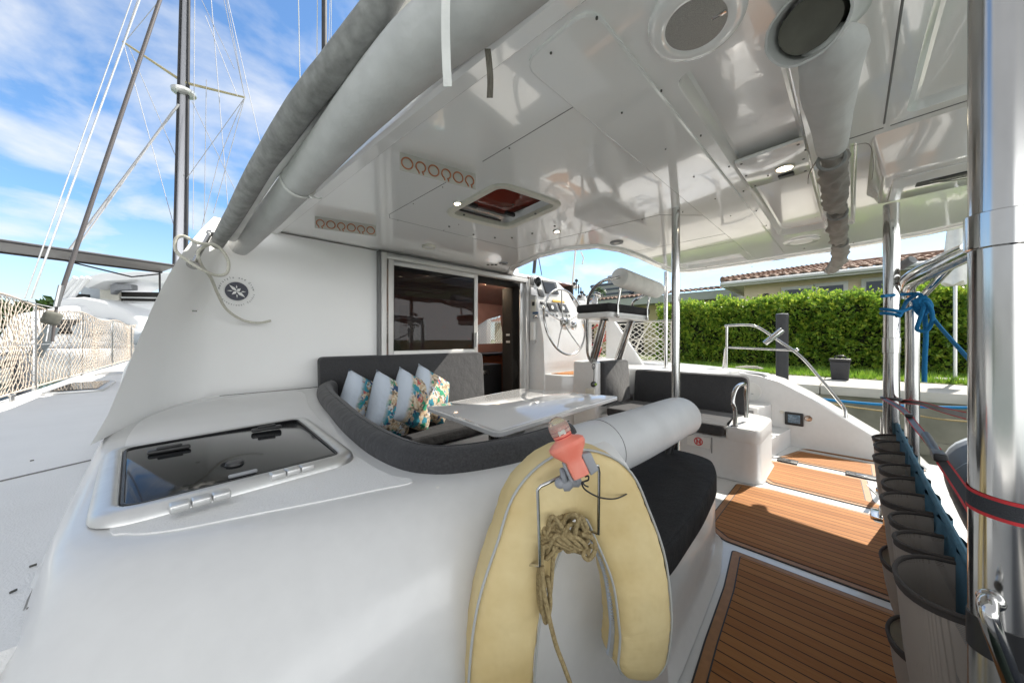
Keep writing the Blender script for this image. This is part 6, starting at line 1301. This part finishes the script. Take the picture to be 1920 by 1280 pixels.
q = MB(); q.box(2.80, 2.86, -.235, -.205, .825, .845); q.tube(torus_pts((3.34, -.185, .86), .043, (0, 0, 1), 20), .010, 6, closed=True); q.build('buckle', M['blackp'], SP, .008)
q, qr = MB(), MB(); ln = spline([onx(1655, 752, 3.42), onx(1690, 752, 3.6), onx(1722, 755, 3.3), onx(1766, 768, 2.6), onx(1812, 779, 2.0)], 5); band(q, qr, ln, .028, [(0, 0, 1)] * len(ln)); q.build('webbing', M['blackp'], SP); qr.build('red_edge', M['red'], SP)
# blue rope knot on the stern post
BR_ = thing('blue_rope', 'bright blue rope knotted round the stern post with its tail hanging', 'rope', (3.4, -.2, 1.5))
q = MB()
def br(pts, r=.0105): q.tube(spline(pts, 7), r, 10)
z_ = 1.44; cxp = Vector((3.34, -.185, 0)); k2 = Vector((3.66, -.30, 0))
br([cxp + Vector((.044 * math.cos(R(a)), .044 * math.sin(R(a)), z_ + .012 * math.sin(R(a)) )) for a in range(-20, 260, 25)] + [onx(1720, 572, 3.45)])
br([cxp + Vector((.045 * math.cos(R(a)), .045 * math.sin(R(a)), z_ - .025 + .01 * math.sin(R(a)) )) for a in range(10, 240, 25)] + [onx(1700, 565, 3.45), onx(1722, 550, 3.4)])
br([onx(1655, 555, 3.15), onx(1690, 552, 3.4), onx(1722, 551, 3.42), onx(1728, 556, 3.4)])
def nx(px, py, x=3.4): return onx(px, py, x)
br([nx(1712, 562), nx(1722, 572), nx(1735, 565), nx(1742, 578), nx(1728, 590), nx(1718, 578), nx(1726, 560), nx(1738, 556)], .013)
br([nx(1722, 568), nx(1735, 580), nx(1745, 575), nx(1738, 562), nx(1724, 560), nx(1716, 570), nx(1728, 586)], .013)
br([nx(1732, 575, 3.36), nx(1724, 600, 3.36), nx(1720, 618, 3.36), nx(1738, 619, 3.36), nx(1748, 600, 3.36), nx(1746, 580, 3.36), nx(1736, 566, 3.36)])
br([nx(1731, 570), nx(1736, 620), nx(1734, 670), nx(1733, 716)], .012)
br([nx(1745, 590), nx(1762, 612, 3.3), nx(1812, 668, 2.9), nx(1900, 760, 2.4)], .0095)
q.build('knot_and_tail', M['blue'], BR_, smooth=60)
# ================================================================ dinghy
DG = thing('inflatable_dinghy', 'grey inflatable dinghy hanging on the davits behind the stern', 'dinghy', (2.2, -.9, .2))
q = MB(); tb = spline([(3.50, -.62, .36), (3.2, -.58, .36), (2.6, -.56, .34), (1.9, -.56, .33), (1.1, -.56, .33), (.3, -.6, .36), (-.3, -.8, .42), (-.55, -1.15, .46), (-.3, -1.5, .42), (.3, -1.72, .36), (1.1, -1.76, .33), (2.6, -1.76, .34), (3.5, -1.72, .36)], 6)
tb = [p + Vector((0, 0, .10)) for p in tb]; r_ = [.20] * len(tb); q.tube(tb, r_, 26); q.build('tube', M['rubber'], DG, smooth=60)
for xx in (3.50,):
    for yy in (-.62, -1.72): q = MB(); q.tube([(2.95, yy + .05, .45), (3.1, yy + .03, .455), (3.44, yy, .46), (3.52, yy, .46), (3.62, yy, .46), (3.72, yy, .46), (3.76, yy, .46)], [.2035, .205, .206, .204, .17, .10, .04], 26); q.build('end_cone', M['rubberl'], DG, smooth=60)
q = MB(); q.box(3.30, 3.36, -1.5, -.78, .12, .62); q.build('transom_board', M['whitep'], DG, .02); q = MB(); q.slab([(.2, -1.5), (3.3, -1.5), (3.3, -.8), (.2, -.8)], .24, .28); q.build('floor', M['greyp'], DG)
q = MB(); q.tube(spline([(3.4, -.60, .675), (2.9, -.56, .665), (2.4, -.54, .66), (1.6, -.54, .655), (1.0, -.54, .655)]), .006, 6)
for xx in (2.95, 2.1, 1.3): q.lathe([(.05, .0), (.05, .012), (.03, .02), (0, .022)], (xx, -.55, .645)); q.tube(spline([(xx - .04, -.55, .665), (xx, -.55, .70), (xx + .04, -.55, .665)]), .014, 8)
q.build('grab_line', M['blackp'], DG)
# ================================================================ neighbouring catamaran
NB = thing('neighbour_catamaran', 'white catamaran moored beyond the port netting with solar panel arch and tall mast', 'catamaran', (-1, 17, -.9))
q = MB()
for cx in (-4.6, .8):
    q.loft([[(cx - .95 * f, y, .95 + dz), (cx + .95 * f, y, .95 + dz), (cx + .75 * f, y, -.9), (cx - .75 * f, y, -.9)] for y, f, dz in ((12.6, .8, -1.0), (13.6, .95, -.1), (14.5, 1, .1), (20, 1, .15), (25, .3, .2))])
q.box(-4.6, .8, 14.2, 22, .2, 1.0); q.build('hull', M['hullw'], NB, .06)
q = MB(); q.loft([[(-3.4, 15.3, 1.0), (1.0, 15.3, 1.0), (1.0, 21, 1.0), (-3.4, 21, 1.0)], [(-3.1, 15.4, 1.9), (.8, 15.4, 2.3), (.8, 20, 2.2), (-3.1, 20, 1.9)], [(-2.3, 15.6, 2.2), (.4, 15.6, 2.6), (.4, 19, 2.5), (-2.3, 19, 2.2)]]); q.build('cabin', M['hullw'], NB, .12, 4)
def npoly(pxs, d, nm, m, th=.3, bev=.03):
    q = MB(); q.prism([atd(x, y, d) for x, y in pxs], (0, 0, 0), Vector((S_, C_, 0)) * th); return q.build(nm, m, NB, bev)
npoly([(140, 532), (158, 519), (190, 512), (250, 509), (330, 511), (335, 528), (250, 524), (195, 527), (165, 540)], 10.2, 'bimini', M['hullw'], 1.6)
npoly([(150, 538), (170, 528), (192, 530), (192, 600), (150, 600)], 10.9, 'bulkhead_panel', M['rubberl'], .1)
npoly([(186, 530), (222, 534), (222, 598), (186, 596)], 10.7, 'bulkhead_panel', M['agedp'], .1)
npoly([(222, 547), (300, 548), (300, 584), (222, 582)], 10.8, 'cockpit_opening', M['dark'], .1, .01)
for k in range(3): npoly([(226, 556 + k * 8), (298, 557 + k * 8), (298, 560 + k * 8), (226, 559 + k * 8)], 10.7, 'louvre_slat', M['alu'], .06, .005)
npoly([(205, 524), (216, 530), (246, 533), (246, 543), (216, 544), (206, 552)], 10.5, 'horn_speaker', M['greyp'], .2)
npoly([(140, 550), (166, 552), (166, 560), (140, 558)], 10.6, 'dark_hatch', M['dglass'], .05, .005)
npoly([(96, 566), (112, 558), (150, 556), (190, 563), (235, 580), (262, 600), (262, 640), (96, 640)], 9.7, 'stern_quarter', M['hullw'], 1.2, .1)
q = MB()
for x in (108, 122, 132): q.tube([atd(x, 560, 9.9), atd(x + 34, 520, 9.9)], .06, 8)
q.build('cockpit_frame', M['hullw'], NB)
q = MB()
for a, b_ in ((-2.6, -.9), (-.7, .5)): q.box(a, b_, 15.2, 15.3, 1.4, 1.8)
q.build('saloon_window', M['dglass'], NB)
M['solar'] = mat('solar_panel_back', (.13, .12, .115), .5)
q = MB(); q.prism([(-3.0, 11.9, 3.22), (-.05, 12.6, 3.18), (-.35, 13.9, 3.18), (-3.15, 13.4, 3.22)], (0, 0, 0), (0, 0, .05)); q.build('solar_panel', M['solar'], NB, .01)
q = MB()
for p, r in (((-3.0, 11.9), 0), ((-.1, 12.6), 0), ((-3.1, 13.3), 0), ((-.4, 13.8), 0)): q.tube([(p[0], p[1], 3.2), (p[0] * .98, p[1] + .3, .9)], .022, 8)
q.tube([(-3.0, 11.9, 3.23), (-.05, 12.6, 3.19)], .025, 8); q.tube([(-3.15, 13.4, 3.21), (-.35, 13.9, 3.17)], .03, 8); q.tube([(-2.0, 13.3, 3.15), (-.9, 13.4, 2.9), (-.4, 13.8, 3.1)], .02, 6); q.build('arch_frame', M['pile'], NB)
q = MB(); mb0 = atd(339, 470, 12.3); mb1 = atd(349, -60, 12.3)
q.tube([Vector((mb0.x, mb0.y, 2.5)), mb0, mb1, mb1 + (mb1 - mb0) * .5], [.20, .20, .13, .12], 14); NM = q.build('mast', mat('mast_alloy', (.40, .40, .42), .35, .85), NB, smooth=50)
q = MB(); q.tube([mb0 + Vector((.15, -.22, 0)), mb1 + Vector((.08, -.15, 0))], .045, 8); q.tube([mb0 + Vector((-.2, -.1, -.8)), mb1 + Vector((-.13, -.1, 0))], .03, 6); q.build('mast_track', M['pile'], NB)
sL, sR, sC = atd(231, 79, 12.0), atd(459, 183, 12.4), atd(345, 155, 12.25)
q = MB(); q.tube([sC, sL], [.05, .035], 8); q.tube([sC, sR], [.05, .035], 8); q.build('spreader', mat('gold_spreader', (.48, .42, .25), .4, .6), NB)
q = MB(); q.lathe([(.22, -.12), (.34, -.06), (.36, .02), (.28, .06)], sC + Vector((0, 0, -.35))); q.build('radar_bracket', M['alu'], NB)
q = MB()
M['rig'] = mat('dull_rigging', (.36, .36, .37), .6)
def stay(a, b_, r=.011, d0=12.2, d1=12.2): A, B2 = atd(*a, d0), atd(*b_, d1); q.tube([A, B2], r, 5)
for a, b_ in (((231, 79), (258, 0)), ((231, 79), (325, 420)), ((240, 85), (345, 330)), ((233, 80), (300, 0)), ((459, 183), (425, 0)), ((459, 183), (420, 0)), ((457, 186), (350, 335)), ((457, 186), (410, 300)), ((410, 300), (375, 440)), ((360, 190), (445, 365)), ((427, 0), (492, 285)), ((396, 0), (428, 395)), ((365, 0), (362, 430)), ((378, 0), (440, 130)), ((459, 183), (400, 400)), ((330, 200), (130, 470)), ((325, 205), (160, 430)), ((383, 420), (387, 150)), ((445, 180), (385, 30))): stay(a, b_)
q.build('rigging', M['rig'], NB)
q = MB(); q.tube([atd(335, 196, 11.8), atd(235, 330, 11), atd(120, 482, 10)], .035, 8); q.tube([atd(318, 218, 11.8), atd(150, 455, 10)], .02, 8); q.build('boom_stay', M['rig'], NB)
# tender and clutter behind the net (on the neighbour's stern)
q = MB(); tb = spline([atd(150, 620, 9.5), atd(200, 610, 9.6), atd(250, 630, 9.6), atd(300, 640, 9.6)], 5); q.tube(tb, .22, 14); q.build('tender_tube', M['rubberl'], NB, smooth=60)
q = MB(); q.lathe([(.2, -.3), (.22, -.1), (.16, .1), (.05, .14)], atd(180, 585, 11), n=16); q.build('outboard_cowl', M['pile'], NB, smooth=60)
# moored motorboat between, seen through the net
MBt = thing('moored_motorboat', 'white motorboat hull with dark vent slots moored behind the port netting', 'motorboat', (-3.6, 9, -.9))
q = MB(); q.loft([[(-5.8, y, z0), (-2.3 - dx, y, z0), (-2.5 - dx, y, .3), (-3.0, y, -.9), (-5.3, y, -.9)] for y, z0, dx in ((5.5, 1.0, .0), (9, 1.1, .0), (12, 1.2, .3), (14.5, 1.3, 1.6))]); q.build('hull', M['hullw'], MBt, .05)
q = MB(); q.loft([[(-5.4, y0, 1.05), (-2.7, y0, 1.05), (-2.9, y1, z1), (-5.2, y1, z1)] for y0, y1, z1 in ((7.2, 7.6, 1.45), (11.6, 10.6, 1.62))]); q.build('canvas_cover', mat('brown_boat_cover', (.15, .115, .095), .9, var=.5, vscale=5, bump=.6, bscale=9, bdist=.05), MBt, .08, 4)
q = MB()
for k in range(9): MB().box(-2.50, -2.28, 6.2 + k * .42, 6.42 + k * .42, .55, .68).build('vent_slot', M['dglass'], MBt, .01)
for k in range(6): MB().box(-2.52, -2.28, 10.3 + k * .3, 10.42 + k * .3, .72, .86).build('vent_slot', M['dglass'], MBt, .01)
MB().box(-2.80, -2.66, 8.0, 10.8, 1.14, 1.38).build('side_window', M['dglass'], MBt, .01)
q = MB(); q.tube([(-2.34, y, .86 + .02 * (y - 5.5)) for y in (5.5, 9, 12)], .035, 6); q.build('rub_rail', M['pile'], MBt)
for k, (y, c_) in enumerate(((7.0, 0), (9.3, 0), (11.2, 0))): MB().lathe([(.02, .62), (.09, .56), (.12, .4), (.12, -.1), (.09, -.26), (.02, -.3)], (-2.16, y, .35), n=16).build('fender', M['rubber'], MBt, smooth=60)
